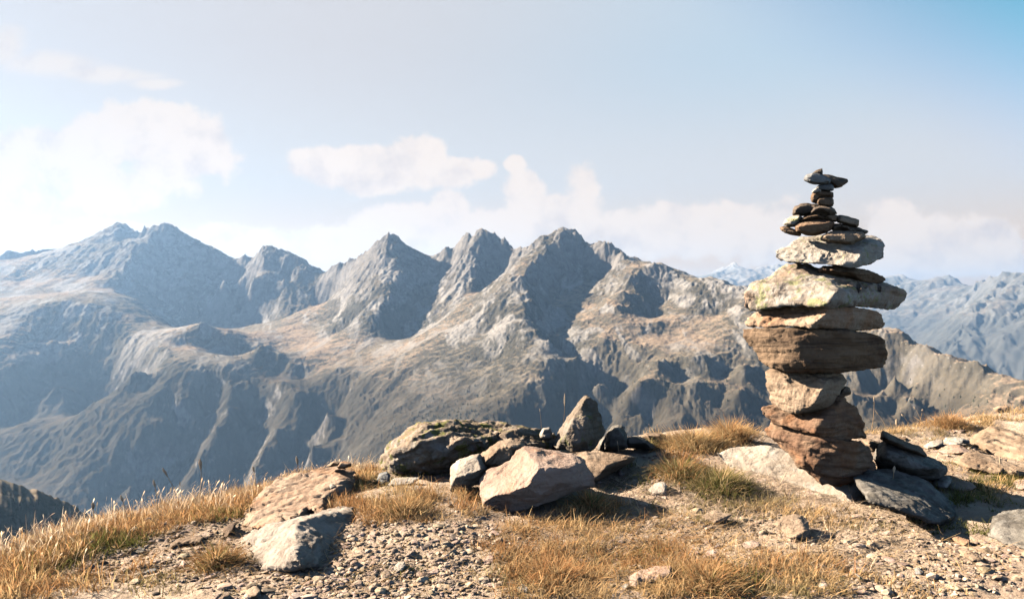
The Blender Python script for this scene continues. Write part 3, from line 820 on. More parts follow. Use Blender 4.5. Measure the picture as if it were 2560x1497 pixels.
def rock(name, label, cat, group, zoom, pts, D, t, mat, inner=(), ring=1.0, vox=64, rough=1.0, bed=(0.1, 0.1, 1.0), back=1.0, inset=0.2, ground=None, strata=1.0, tilt=None, vtilt=0.0):
    """a stone from its outline: outline at mid depth, facets in front given by inner points (x, y, k: k*t metres
    in depth, negative towards the camera), a rounded back, then a weathered surface"""
    ox, oy, s_ = zoom
    poly = [(ox + p[0] / s_, oy + p[1] / s_) for p in pts]
    odep = [p[2] * t if len(p) > 2 else 0.0 for p in pts]
    if tilt is None: tilt = D is None and not inner
    bx0, bx1 = min(p[0] for p in poly), max(p[0] for p in poly)
    by0, by1 = min(p[1] for p in poly), max(p[1] for p in poly)

    def lean(x, y):                                 # a stone lying on the ground shows its top: far edge high, near edge low
        if not tilt: return vtilt * (0.5 - (y - by0) / (by1 - by0))
        return t * (1.5 * (0.5 - (y - by0) / (by1 - by0)) + 0.7 * (0.5 - (x - bx0) / (bx1 - bx0)))
    odep = [d + lean(x, y) for (x, y), d in zip(poly, odep)]
    inn = [(ox + p[0] / s_, oy + p[1] / s_, p[2] * t + lean(ox + p[0] / s_, oy + p[1] / s_)) for p in inner]
    if D is None:                                   # stands on the ground below its lower edge
        bx = sum(p[0] for p in poly) / len(poly); by = max(p[1] for p in poly)
        if ground: bx, by = ox + ground[0] / s_, oy + ground[1] / s_
        D = ground_low(bx, by)[1] + 0.55 * t
    rs = random.Random(hash(label) % 1 + len(label) * 31 + int(poly[0][0]) * 7 + int(poly[0][1]))
    xs = [p[0] for p in poly]; ys = [p[1] for p in poly]
    wmin = min(max(xs) - min(xs), max(ys) - min(ys))
    w = wmin * inset
    n = len(poly)
    area = sum(poly[i][0] * poly[(i + 1) % n][1] - poly[(i + 1) % n][0] * poly[i][1] for i in range(n))
    sg = 1.0 if area > 0 else -1.0
    rpts = []
    for i in range(n):
        a, b, c_ = poly[i - 1], poly[i], poly[(i + 1) % n]
        tx, ty = c_[0] - a[0], c_[1] - a[1]
        l = math.hypot(tx, ty) or 1
        nx, ny = -ty / l * sg, tx / l * sg
        k = w * rs.uniform(0.75, 1.25)
        x, y = b[0] + nx * k, b[1] + ny * k
        if inside(poly, x, y) and edge_dist(poly, x, y) > 0.55 * w and all(math.hypot(x - r[0], y - r[1]) > 0.6 * w for r in rpts):
            rpts.append((x, y))
    fr = [(x, y, d) for (x, y, d) in inn]
    if ring:
        for (x, y) in rpts:
            if all(math.hypot(x - q[0], y - q[1]) > 1.3 * w for q in inn):
                fr.append((x, y, (lean(x, y) - 0.35 * t * rs.uniform(0.5, 1.3)) if tilt else lean(x, y) - t * ring * rs.uniform(0.75, 1.1)))
    bk = [(x, y, lean(x, y) + 0.9 * t if tilt or vtilt else max(t * back * rs.uniform(0.7, 1.1), min(odep) + 0.3 * t, 0.25 * t + max(od for (q0, q1), od in zip(poly, odep) if math.hypot(q0 - x, q1 - y) < 2.2 * w + 1 or od == min(odep)))) for (x, y) in rpts]
    if not fr: fr = [(sum(xs) / n, sum(ys) / n, -t)]
    if not bk: bk = [(sum(xs) / n, sum(ys) / n, t)]
    bm = bmesh.new()
    ov = [bm.verts.new(P(x, y, D + od + t * rs.uniform(-0.06, 0.06))) for (x, y), od in zip(poly, odep)]
    for side in (fr, bk):
        co = [Vector(p) for p in poly] + [Vector((p[0], p[1])) for p in side]
        vo, _e, fo, orig, _oe, _of = delaunay_2d_cdt(co, [], [list(range(n))], 1, 1e-6)
        vm = []
        for vi, o_ in zip(vo, orig):
            o_ = [q for q in o_]
            if o_ and o_[0] < n: vm.append(ov[o_[0]])
            elif o_: vm.append(bm.verts.new(P(side[o_[0] - n][0], side[o_[0] - n][1], D + side[o_[0] - n][2])))
            else: vm.append(bm.verts.new(P(vi[0], vi[1], D)))
        for f in fo:
            try: bm.faces.new([vm[i] for i in f])
            except ValueError: pass
    bmesh.ops.recalc_face_normals(bm, faces=bm.faces)
    me0 = bpy.data.meshes.new("tmp"); bm.to_mesh(me0); bm.free()
    co = np.empty(len(me0.vertices) * 3, np.float32); me0.vertices.foreach_get('co', co); co = co.reshape(-1, 3)
    cen = (co.min(0) + co.max(0)) / 2
    cen[2] = co[:, 2].min()
    size = float(np.max(co.max(0) - co.min(0)))
    co = co - cen
    me0.vertices.foreach_set('co', co.ravel()); me0.update()
    o = bpy.data.objects.new("tmp", me0); COL.objects.link(o)
    md = o.modifiers.new("r", 'REMESH'); md.mode = 'VOXEL'; md.voxel_size = size / (vox * 1.35); md.use_smooth_shade = True
    sm = o.modifiers.new("s", 'SMOOTH'); sm.factor = 0.5; sm.iterations = 1
    dg = bpy.context.evaluated_depsgraph_get()
    me = bpy.data.meshes.new_from_object(o.evaluated_get(dg))
    COL.objects.unlink(o); bpy.data.objects.remove(o); bpy.data.meshes.remove(me0)
    nv = len(me.vertices)
    co = np.empty(nv * 3, np.float32); me.vertices.foreach_get('co', co); co = co.reshape(-1, 3)
    nr = np.empty(nv * 3, np.float32); me.vertex_normals.foreach_get('vector', nr); nr = nr.reshape(-1, 3)
    nprng = np.random.default_rng(rs.randrange(1 << 30))
    bb = np.array(bed, float); bb /= np.linalg.norm(bb)

    def facet(co, nr, K, strength, an):
        # break the surface into flat fracture faces
        idx = nprng.choice(len(co), min(K, len(co) // 8), replace=False)
        feat = co + bb * (co @ bb)[:, None] * an + 0.35 * size * 0.3 * nr
        seeds = feat[idx]
        near = np.empty(len(co), np.int32)
        for s0 in range(0, len(co), 8000):
            near[s0:s0 + 8000] = ((feat[s0:s0 + 8000, None] - seeds[None]) ** 2).sum(2).argmin(1)
        cnt = np.maximum(np.bincount(near, minlength=len(idx)), 1)[:, None]
        mn = np.stack([np.bincount(near, nr[:, a], len(idx)) for a in range(3)], 1)
        mc = np.stack([np.bincount(near, co[:, a], len(idx)) for a in range(3)], 1) / cnt
        mn = mn / np.maximum(np.linalg.norm(mn, axis=1, keepdims=True), 1e-6)
        dd = ((co - mc[near]) * mn[near]).sum(1)
        lim = size * 0.013
        return co - mn[near] * (np.clip(dd, -lim, lim) * strength)[:, None]
    co = facet(co, nr, int(vox * 0.55), 0.75, 0.6)
    co = facet(co, nr, int(vox * 5), 0.55, 1.6)
    q = co / max(wmin / F * D * 2.2, size * 0.35) + np.array((rs.uniform(0, 90), rs.uniform(0, 90), rs.uniform(0, 90)))
    b = np.array(bed, float); b /= np.linalg.norm(b)
    bc = (q * b).sum(1) + 0.05 * fbm(q[:, 0] * 2, q[:, 1] * 2, q[:, 2] * 2, 2)
    lat = q - b * bc[:, None]
    stt = perlin(lat[:, 0] * 1.3 + 5, lat[:, 1] * 1.3, bc * 13 + 3) + 0.6 * perlin(lat[:, 0] * 2.5, lat[:, 1] * 2.5 + 9, bc * 29)
    stt = np.sign(stt) * np.sqrt(np.abs(stt) + 1e-4)
    u = size * 0.35 + wmin / F * D * 0.65
    d = 0.022 * fbm(q[:, 0] * 3, q[:, 1] * 3, q[:, 2] * 3, 2) + 0.020 * ridged(q[:, 0] * 7, q[:, 1] * 7, q[:, 2] * 7, 4, 0.6) + 0.015 * strata * stt
    co = co + nr * ((d - (0.012 if size > 0.25 else 0.0)) * u * 0.62 * rough)[:, None]
    me.vertices.foreach_set('co', co.ravel().astype(np.float32))
    me.polygons.foreach_set('use_smooth', np.ones(len(me.polygons), bool))
    me.update()
    me.materials.clear(); me.materials.append(RM[mat])
    me.name = name
    o = link(name, me, tuple(cen))
    return tag(o, label, cat, group)


CG = "stones stacked in the cairn"
CA = 3.0


def cstone(label, zoom, pts, mat, t, D=CA, **k):
    return rock("cairn_stone", label, "stone", CG, zoom, pts, D, t, mat, **k)


cstone("tiny pointed chip on the very top of the cairn", Z1, [(722, 98), (770, 80), (818, 64), (824, 100), (820, 128), (780, 112), (740, 106)], 'darkbrown', 0.02, 2.99, vox=30)
cstone("rounded grey stone with a crack across it under the top chip", Z1, [(668, 148), (690, 118), (740, 103), (800, 105), (850, 130), (885, 160), (878, 190), (830, 192), (770, 197), (715, 186), (675, 165)], 'grey', 0.035, 2.98, vox=36)
cstone("dark flat stone jutting right at the top of the cairn", Z1, [(815, 113), (870, 116), (940, 138), (1025, 151), (1028, 173), (985, 205), (940, 226), (915, 228), (895, 205), (850, 190), (822, 150)], 'darkbrown', 0.045, 3.03, vox=40)
cstone("small round grey stone at the neck of the cairn", Z1, [(772, 215), (800, 195), (850, 188), (895, 192), (912, 212), (910, 242), (880, 252), (830, 245), (790, 240)], 'grey', 0.04, vox=32)
cstone("tiny white stone wedged at left of the cairn neck", Z1, [(735, 248), (770, 220), (805, 232), (812, 255), (765, 264), (738, 260)], 'white', 0.025, 2.97, vox=26)
cstone("crumbly brown block in the narrow neck of the cairn", Z1, [(724, 295), (738, 262), (790, 243), (860, 242), (905, 260), (908, 300), (850, 305), (800, 305), (785, 345), (740, 338), (726, 315)], 'brown', 0.04, vox=36, rough=1.4)
cstone("small lighter brown block under the crumbly neck block", Z1, [(775, 312), (805, 293), (900, 298), (914, 342), (905, 368), (850, 374), (795, 366), (770, 345)], 'brown', 0.045, 2.99, vox=36)
cstone("knobbly dark brown stone left of the cairn neck base", Z1, [(582, 412), (600, 372), (640, 352), (700, 344), (725, 352), (762, 350), (795, 365), (770, 395), (745, 432), (690, 444), (640, 446), (585, 444)], 'darkbrown', 0.05, 3.01, vox=40, rough=1.5)
cstone("small dark slab directly under the neck blocks", Z1, [(726, 410), (750, 378), (800, 368), (890, 374), (915, 392), (940, 432), (880, 440), (730, 440)], 'darkbrown', 0.05, 2.97, vox=36)
cstone("thin brown slab lying over the rusty oval stone", Z1, [(618, 497), (660, 455), (720, 438), (790, 430), (860, 432), (938, 437), (940, 492), (900, 490), (830, 480), (720, 486), (660, 496)], 'brown', 0.07, vox=44)
cstone("rusty orange-brown oval stone in the upper cairn", Z1, [(597, 532), (612, 505), (700, 486), (820, 472), (880, 478), (914, 500), (898, 545), (855, 585), (760, 603), (690, 599), (605, 564)], 'rust', 0.07, 2.97, vox=46, inner=[(700, 520, -1), (800, 515, -1.1), (840, 560, -.9), (660, 560, -.8)])
cstone("pale grey wedge sticking out left in the upper cairn", Z1, [(486, 502), (530, 470), (600, 440), (640, 437), (662, 460), (630, 500), (600, 536), (545, 534), (500, 512)], 'white', 0.05, 3.0, vox=40, inner=[(600, 460, -.6), (560, 500, -1.0)])
cstone("thin brown flake at far left under the pale grey wedge", Z1, [(478, 540), (510, 529), (560, 540), (605, 558), (650, 585), (700, 602), (640, 608), (580, 600), (520, 582), (490, 562)], 'brown', 0.05, 3.0, vox=40)
cstone("tan block with square right end in the upper cairn", Z1, [(934, 446), (980, 438), (1050, 460), (1114, 478), (1110, 520), (1100, 540), (1050, 530), (990, 514), (936, 500)], 'tan', 0.05, 2.99, vox=40)
cstone("dark brown sliver pointing right under the tan square block", Z1, [(896, 545), (900, 512), (960, 504), (1030, 520), (1110, 540), (1190, 570), (1165, 592), (1120, 584), (1040, 578), (905, 578)], 'darkbrown', 0.06, 3.0, vox=42)
cstone("light tan flat stone lying on the big white slab", Z1, [(803, 642), (830, 590), (900, 573), (1000, 567), (1100, 570), (1142, 580), (1168, 612), (1130, 642), (1090, 657), (1060, 684), (1010, 678), (940, 665), (860, 658)], 'tan', 0.07, 2.93, vox=48, inner=[(900, 600, -.8), (1060, 600, -.8), (1050, 655, -.9), (900, 640, -1)])
cstone("big whitish slab with yellow lichen spots, pointed at left", Z1,
       [(374,768,0),(440,720,.1),(530,690,.2),(590,640,.4),(640,618,.5),(760,602,.5),(900,596,.5),(1100,598,.5),(1230,608,.4),(1300,640,.2),(1337,690,0),(1310,722,-.2),(1308,780,-.2),(1220,818,-.5),(1120,852,-.85),(1020,862,-.8),(930,848,-.75),(850,840,-.7),(700,830,-.5),(560,817,-.3),(450,797,-.1)],
       'white', 0.17, 3.0, vox=76, ring=0, inner=[(600,700,0),(760,690,-.15),(900,690,-.35),(1130,712,-.95),(1115,800,-1.0),(1000,800,-.9),(800,790,-.65),(600,775,-.3),(1000,690,-.55),(1230,660,-.15)])
cstone("dark brown slab wedged between the two biggest cairn slabs at right", Z1, [(773, 885), (820, 842), (900, 846), (1050, 856), (1160, 868), (1240, 903), (1327, 935), (1332, 967), (1250, 994), (1150, 972), (1000, 935), (860, 918)], 'brown', 0.10, 2.97, vox=54, inner=[(830, 875, -.9), (1000, 890, -.7), (1150, 915, -.4), (1260, 950, 0)])
cstone("broadest cairn stone, left face covered in pale green lichen", Z1,
       [(183,1172,0),(195,1060,0),(225,1000,.1),(270,955,.1),(400,933,.1),(460,880,.15),(510,845,.2),(580,822,.2),(700,850,.1),(800,880,.05),(960,915,0),(1100,950,0),(1250,980,0),(1330,988,.1),(1430,1018,.1),(1480,1045,.1),(1488,1080,.1),(1477,1122,.1),(1420,1172,.1),(1380,1192,.05),(1250,1187,-.15),(1100,1170,-.5),(960,1170,-.8),(880,1188,-.9),(740,1174,-.75),(640,1155,-.6),(500,1168,-.4),(320,1207,-.1),(230,1192,0)],
       'lichen', 0.25, 3.0, vox=84, ring=0, inner=[(300,1050,-.15),(450,1000,-.28),(600,930,-.22),(600,1050,-.48),(750,980,-.52),(800,1080,-.78),(640,1120,-.58),(450,1120,-.38),(930,1035,-.95),(860,1140,-1.0),(1150,1022,-.6),(1300,1022,-.3),(1410,1030,-.05),(1100,1110,-.62),(1280,1110,-.25)])
cstone("long orange-tan slab with pale patch on its shaded right half", Z1,
       [(203,1312,0),(230,1250,.1),(280,1215,.15),(420,1190,.1),(600,1162,-.05),(700,1158,-.3),(840,1180,-.85),(960,1172,-.8),(1100,1188,-.6),(1230,1200,-.3),(1290,1240,-.1),(1272,1262,-.2),(1330,1290,0),(1327,1312,0),(1260,1352,-.1),(1180,1361,-.2),(1000,1358,-.6),(900,1348,-.75),(700,1343,-.75),(500,1325,-.45),(300,1338,-.1),(240,1340,0)],
       'orange', 0.22, 3.0, vox=76, ring=0, inner=[(420,1250,-.25),(650,1220,-.5),(845,1215,-.95),(770,1290,-.98),(600,1290,-.6),(1000,1280,-.75),(1180,1290,-.35)])
cstone("thick dark brown layered block in the middle of the cairn", Z2,
       [(271,108,.1),(300,95,.1),(420,93,-.4),(640,97,-.8),(900,104,-1),(1000,124,-1),(1100,140,-1),(1160,148,-.9),(1192,190,-.8),(1212,260,-.7),(1197,300,-.7),(1197,356,-.65),(1110,364,-.7),(1000,380,-.75),(930,387,-.75),(840,378,-.75),(700,382,-.7),(560,368,-.6),(450,342,-.35),(408,322,-.2),(378,250,-.1),(338,205,0),(308,160,0)],
       'brown', 0.18, 3.0, vox=80, ring=0, strata=1.6, inner=[(500,150,-.6),(560,230,-.72),(640,180,-.85),(660,270,-.95),(800,300,-1.06),(700,340,-.95),(560,320,-.75),(820,200,-.95),(1000,250,-1.0),(450,220,-.4),(1100,300,-.9)])
cstone("squat tan block tapering downwards below the dark layered block", Z2,
       [(444,440,.1),(455,380,.2),(475,350,.2),(560,355,.1),(700,368,0),(850,375,-.1),(930,390,-.2),(962,440,-.3),(932,480,-.4),(880,545,-.4),(850,602,-.5),(720,632,-.7),(640,641,-.6),(560,624,-.4),(498,602,-.15),(483,560,0),(463,500,.05)],
       'tan', 0.18, 2.99, vox=72, ring=0, rough=1.3, strata=1.5, inner=[(560,420,-.3),(700,420,-.45),(830,430,-.85),(760,560,-1),(710,615,-.85),(600,560,-.6),(520,500,-.25),(650,490,-.65),(900,450,-.6),(860,540,-.65)])
cstone("small dark wedge poking out right below the squat tan block", Z2, [(875, 542), (920, 488), (945, 468), (977, 476), (987, 516), (950, 532), (900, 552)], 'darkbrown', 0.05, 3.06, vox=34)
cstone("rusty wedge pointing left near the foot of the cairn", Z2,
       [(356,608,.1),(420,592,.15),(530,586,.1),(640,575,0),(850,560,-.3),(940,538,-.4),(1000,588,-.5),(1042,660,-.5),(1057,720,-.5),(1102,802,-.3),(1000,814,-.6),(900,820,-.75),(800,795,-.85),(700,770,-.7),(600,740,-.5),(480,694,-.2),(420,658,-.05)],
       'rust', 0.21, 3.02, vox=76, rough=1.25, strata=2.4, ring=0, inner=[(500,640,-.2),(640,660,-.45),(785,695,-.95),(745,755,-.95),(900,700,-.8),(880,620,-.75),(1000,720,-.65)])
cstone("tall red-brown stone forming the foot of the cairn", Z2,
       [(423,745,.1),(450,713,.1),(520,702,0),(600,730,-.2),(720,765,-.6),(900,805,-.95),(1045,802,-.7),(1100,880,-.5),(1147,980,-.4),(1112,1042,-.4),(1080,1062,-.45),(980,1083,-.6),(880,1096,-.75),(780,1078,-.75),(700,1022,-.65),(620,942,-.4),(500,832,0)],
       'rust', 0.21, 3.03, vox=76, ring=0, rough=1.25, strata=2.6, bed=(0.2, 0.1, 1), inner=[(520,770,-.2),(600,830,-.55),(700,820,-.8),(900,870,-1),(1040,930,-.7),(900,1020,-.9),(760,960,-.9),(680,920,-.75)])

CB = "rocks around the foot of the cairn"
rock("rock_slab", "big whitish slab sloping left from under the cairn", "rock", CB, Z2,
     [(116,892,.5),(240,853,.5),(400,848,.45),(460,840,.4),(600,880,.2),(800,960,-.2),(960,1010,-.5),(1060,1070,-.6),(1090,1150,-.7),(1010,1236,-1),(940,1240,-.95),(860,1230,-.85),(700,1200,-.62),(560,1166,-.38),(450,1124,-.15),(330,1048,.1),(200,978,.3)],
     3.15, 0.30, 'pale', ring=0, rough=0.5, vox=84, back=1.2, bed=(-.3, 0, 1), inner=[(330,960,.2),(450,1000,-.02),(600,1060,-.28),(750,1110,-.55),(880,1150,-.78),(980,1160,-.9)])
rock("rock_slab", "long dark grey slab sloping right in the cairn's shadow", "rock", CB, Z2,
     [(930,1110,-.3),(1000,1050,.3),(1140,990,.8),(1280,1005,.9),(1480,1060,.8),(1600,1175,.4),(1655,1230,.1),(1645,1292,-.4),(1570,1356,-.8),(1480,1345,-1),(1300,1262,-1),(1100,1200,-.9)],
     None, 0.24, 'dark', ring=0, vox=84, bed=(.5, 0, 1), strata=1.5, inner=[(1150,1180,-.85),(1320,1235,-1),(1480,1310,-1.05),(1560,1320,-.85),(1200,1080,.2),(1400,1150,.0),(1550,1230,-.2)])  # right half of the whitish slab, coloured dark to carry the cairn's shadow
rock("boulder", "dark blue-grey boulder leaning against the right foot of the cairn", "rock", CB, Z2,
     [(1128, 905), (1158, 838), (1200, 812), (1290, 835), (1400, 882), (1480, 915), (1590, 975), (1598, 1015), (1555, 1062), (1480, 1076), (1380, 1066), (1280, 1038), (1150, 995), (1132, 945)],
     3.15, 0.17, 'dark', ring=1.0, vox=70, inset=.25)
rock("flat_stone", "dark brown flat stone lying on the blue-grey boulder", "stone", CB, Z2,
     [(1178, 805), (1184, 752), (1240, 780), (1340, 822), (1420, 848), (1492, 905), (1470, 922), (1380, 898), (1280, 862), (1225, 830)], 3.12, 0.12, 'darkbrown', vox=54)
rock("stone", "pale tan stone wedged between the cairn foot and blue-grey boulder", "stone", CB, Z2, [(1050, 812), (1100, 803), (1172, 823), (1170, 855), (1125, 890), (1080, 860)], 3.25, 0.08, 'tan', vox=36)

RG = "rocks on the right side of the summit"
rock("rock_slab", "wide cream slab with a shadowed front edge at the right edge", "rock", RG, Z8,
     [(1468, 912), (1550, 850), (1680, 778), (1800, 795), (2000, 845), (2200, 915), (2330, 955), (2600, 960), (2700, 1090), (2422, 1095), (2250, 1085), (2100, 1075), (1950, 1058), (1800, 1050), (1680, 1042), (1560, 965)],
     None, 0.20, 'tan', ring=1, vox=76, tilt=True)
rock("rock_outcrop", "reddish tan layered outcrop behind the cream slab", "rock", RG, Z8,
     [(1690, 640), (1750, 580), (1850, 530), (1950, 490), (2050, 465), (2200, 495), (2350, 570), (2700, 700), (2700, 990), (2422, 980), (2250, 930), (2100, 880), (1950, 830), (1800, 770)],
     4.0, 0.35, 'tan', ring=1, vox=80, bed=(.45, .1, 1), strata=1.8, tilt=True)
rock("stone", "white flat stone left of the reddish outcrop, a dark pebble on its end", "stone", RG, Z8, [(1362, 645), (1400, 588), (1550, 595), (1640, 610), (1705, 645), (1700, 690), (1550, 700), (1370, 700)], None, 0.09, 'white', vox=40)
rock("stone", "dark pebble on the right end of the white flat stone", "stone", RG, Z8, [(1555, 625), (1620, 608), (1700, 625), (1712, 660), (1680, 690), (1600, 668)], 3.95, 0.04, 'grey', vox=30)
rock("stone", "whitish oval stone just right of the dark flat stone's tip", "stone", RG, Z8, [(1098, 705), (1200, 640), (1350, 625), (1365, 692), (1290, 725), (1150, 752)], None, 0.08, 'white', vox=40)
rock("stone", "pinkish ledge stone with a dark hollow below the white flat stone", "stone", RG, Z8, [(1262, 772), (1400, 690), (1560, 685), (1700, 765), (1770, 800), (1600, 815), (1400, 812)], None, 0.12, 'pink', vox=44)
rock("stone", "orange-tan stone perched on the grassy right skyline", "stone", RG, Z8, [(2008, 206), (2080, 182), (2200, 178), (2252, 215), (2205, 262), (2145, 303), (2080, 295), (2040, 248)], 5.0, 0.09, 'orange', vox=44)
rock("stone", "white stone under the tip of the blue-grey boulder", "stone", RG, Z8, [(1218, 1172), (1330, 1105), (1420, 1100), (1482, 1150), (1405, 1268), (1300, 1268), (1230, 1225)], None, 0.07, 'white', vox=40)
rock("stone", "flat peach stone in the grass right of the white stone", "stone", RG, Z8, [(1415, 1262), (1500, 1178), (1620, 1165), (1740, 1185), (1805, 1252), (1700, 1290), (1550, 1308)], None, 0.07, 'pink', vox=40)
rock("boulder", "low grey hump of rock cut off by the lower right edge", "rock", RG, Z6, [(1900, 440), (2050, 410), (2240, 395), (2340, 345), (2480, 315), (2700, 330), (2750, 600), (2600, 720), (2400, 660), (2200, 590), (2020, 520)], None, 0.2, 'dark', vox=64, inset=.28, ground=(2400, 650))
rock("stone", "small pinkish stone lying on the sunlit skyline beside the outcrop", "stone", RG, Z8, [(1350, 515), (1450, 480), (1600, 470), (1680, 495), (1600, 530), (1420, 540)], None, 0.10, 'pink', vox=36)
rock("stone", "reddish flat stone behind the tip of the dark flat stone", "stone", RG, Z8, [(730, 610), (800, 585), (890, 590), (880, 620), (800, 640)], None, 0.06, 'brown', vox=32)
rock("stone", "small pinkish stone cut off by the right edge above the grey hump", "stone", RG, Z8, [(2260, 1200), (2340, 1150), (2500, 1150), (2520, 1260), (2400, 1290), (2290, 1260)], None, 0.08, 'pink', vox=36)

MG = "rocks in the middle of the summit"
rock("boulder", "large mossy boulder with dark lichened front on the middle skyline", "rock", MG, Z3,
     [(238,642,0),(280,540,.2),(330,470,.3),(420,400,.3),(480,350,.3),(600,303,.35),(700,303,.4),(870,318,.5),(900,333,.5),(990,316,.6),(1080,328,.6),(1240,343,.5),(1370,373,.4),(1480,400,.3),(1500,540,0),(1300,560,-.4),(1000,620,-.6),(950,680,-.6),(750,700,-.6),(740,735,-.6),(600,745,-.6),(480,730,-.55),(340,710,-.4)],
     3.48, 0.34, 'mossy', ring=0, vox=110, bed=(-.25, .35, 1), strata=2.2, rough=1.3, inner=[(300,640,-.55),(355,530,-.8),(455,440,-.95),(550,375,-.8),(720,365,-.75),(810,425,-1),(960,455,-.95),(1200,470,-.85),(1380,460,-.4),(560,480,-1),(700,560,-.95),(500,640,-.85),(850,560,-.9),(900,380,-.1),(1100,390,-.1),(700,330,.1)])
rock("standing_stone", "pointed brown stone standing upright right of the mossy boulder", "stone", MG, Z3,
     [(1458,485,.1),(1500,390,.15),(1560,290,.2),(1620,210,.2),(1680,135,.1),(1702,122,0),(1728,150,-.1),(1775,190,-.1),(1772,235,-.2),(1798,248,-.1),(1802,310,-.2),(1834,382,-.1),(1802,440,-.2),(1755,505,-.3),(1722,532,-.5),(1600,528,-.75),(1500,512,-.3)],
     3.42, 0.15, 'greytan', ring=0, vox=80, rough=1.1, inner=[(1690,165,-.22),(1655,225,-.5),(1600,310,-.85),(1550,400,-.9),(1510,470,-.6),(1680,330,-1),(1690,440,-1),(1600,480,-1),(1770,340,-.5),(1780,430,-.45)])
rock("stone", "dark upright stone right of the pointed brown stone", "stone", MG, Z3, [(1822, 512), (1838, 400), (1878, 350), (1920, 338), (1957, 348), (1978, 410), (1985, 500), (1900, 522)], 3.55, 0.08, 'dark', vox=46, inset=.22)
rock("stone", "small dark wedge behind the foot of the pointed brown stone", "stone", MG, Z3, [(1775, 520), (1790, 450), (1830, 410), (1850, 460), (1845, 522)], 3.6, 0.05, 'dark', vox=30)
rock("stone", "low dark grey stone right of the dark upright stone", "stone", MG, Z3, [(1970, 430), (2050, 413), (2120, 445), (2195, 502), (2150, 528), (1985, 500)], 3.6, 0.09, 'dark', vox=40)
rock("stone", "low cream stone on the skyline left of the big tussock", "stone", MG, Z3, [(2062, 430), (2120, 393), (2200, 398), (2315, 430), (2300, 475), (2200, 500), (2130, 475)], 3.75, 0.10, 'tan', vox=44)
rock("stone", "small pale stone sitting on the right end of the mossy boulder", "stone", MG, Z3, [(1368, 402), (1393, 362), (1440, 356), (1457, 390), (1452, 440), (1400, 446), (1373, 430)], 3.42, 0.04, 'white', vox=34)
rock("rock_slab", "flat cream slab in front of the pointed brown stone", "rock", MG, Z3, [(1540, 535), (1700, 518), (1760, 535), (1900, 535), (2065, 555), (2090, 590), (1985, 625), (1865, 680), (1800, 735), (1720, 760), (1600, 740), (1560, 600)],
     None, 0.2, 'tan', ring=0, vox=64, rough=.7, inner=[(1700, 600, -.5), (1850, 620, -.7), (1760, 720, -1.0), (1950, 590, -.4), (1650, 700, -1.0)])
rock("boulder", "angular peach rock with shadowed front in the centre foreground", "rock", MG, Z3,
     [(948,742,0),(1000,660,.1),(1180,588,.1),(1200,520,.15),(1260,486,.2),(1340,493,.3),(1420,508,.35),(1560,533,.35),(1692,578,.2),(1694,620,-.1),(1748,690,-.1),(1744,775,-.1),(1650,810,-.3),(1500,850,-.5),(1340,910,-.6),(1150,960,-.55),(1050,968,-.45),(962,935,-.3),(968,880,-.25),(953,800,-.1)],
     None, 0.19, 'pink', ring=0, vox=96, rough=.8, strata=.6, inner=[(1200,620,-.1),(1280,540,-.05),(1362,632,-.85),(1285,772,-1.05),(1150,815,-.85),(1050,842,-.7),(980,875,-.45),(1100,720,-.35),(1500,600,-.35),(1640,600,-.25),(1500,640,-.75),(1640,640,-.5),(1520,740,-.85),(1660,730,-.45),(1350,840,-.85),(1100,900,-.55)])
rock("stone", "whitish stone leaning at the left end of the peach rock", "stone", MG, Z3, [(748, 642), (790, 588), (950, 537), (985, 590), (1003, 640), (955, 745), (850, 790), (790, 815), (742, 800)], 2.93, 0.11, 'pale', ring=0, vox=60, rough=.8,
     inner=[(800, 620, -.5), (930, 570, -.4), (960, 650, -.9), (860, 690, -1), (780, 710, -.8)])
rock("rock", "tan broken rock behind the whitish stone and peach rock", "rock", MG, Z3, [(940, 610), (955, 540), (1080, 458), (1160, 433), (1240, 448), (1280, 490), (1230, 570), (1180, 640), (1010, 690), (980, 650)], 3.0, 0.12, 'tan', vox=60, rough=1.3)
rock("stone", "small dark stone at the lower left corner of the mossy boulder", "stone", MG, Z3, [(228, 722), (248, 680), (300, 663), (327, 690), (318, 745), (270, 762), (233, 752)], None, 0.035, 'grey', vox=36)
rock("stone", "low white stone in front of the mossy boulder's left end", "stone", MG, Z3, [(305, 755), (350, 712), (440, 703), (535, 710), (490, 748), (330, 775)], None, 0.05, 'white', vox=40)
rock("stone", "little cream stone in dry grass below the mossy boulder", "stone", MG, Z3, [(468, 785), (500, 758), (555, 775), (525, 805)], None, 0.03, 'white', vox=28)
rock("stone", "cream rounded stone on bare earth right of the peach rock", "stone", MG, Z3, [(2128, 795), (2180, 745), (2240, 738), (2263, 770), (2253, 825), (2160, 832)], None, 0.05, 'white', vox=40)

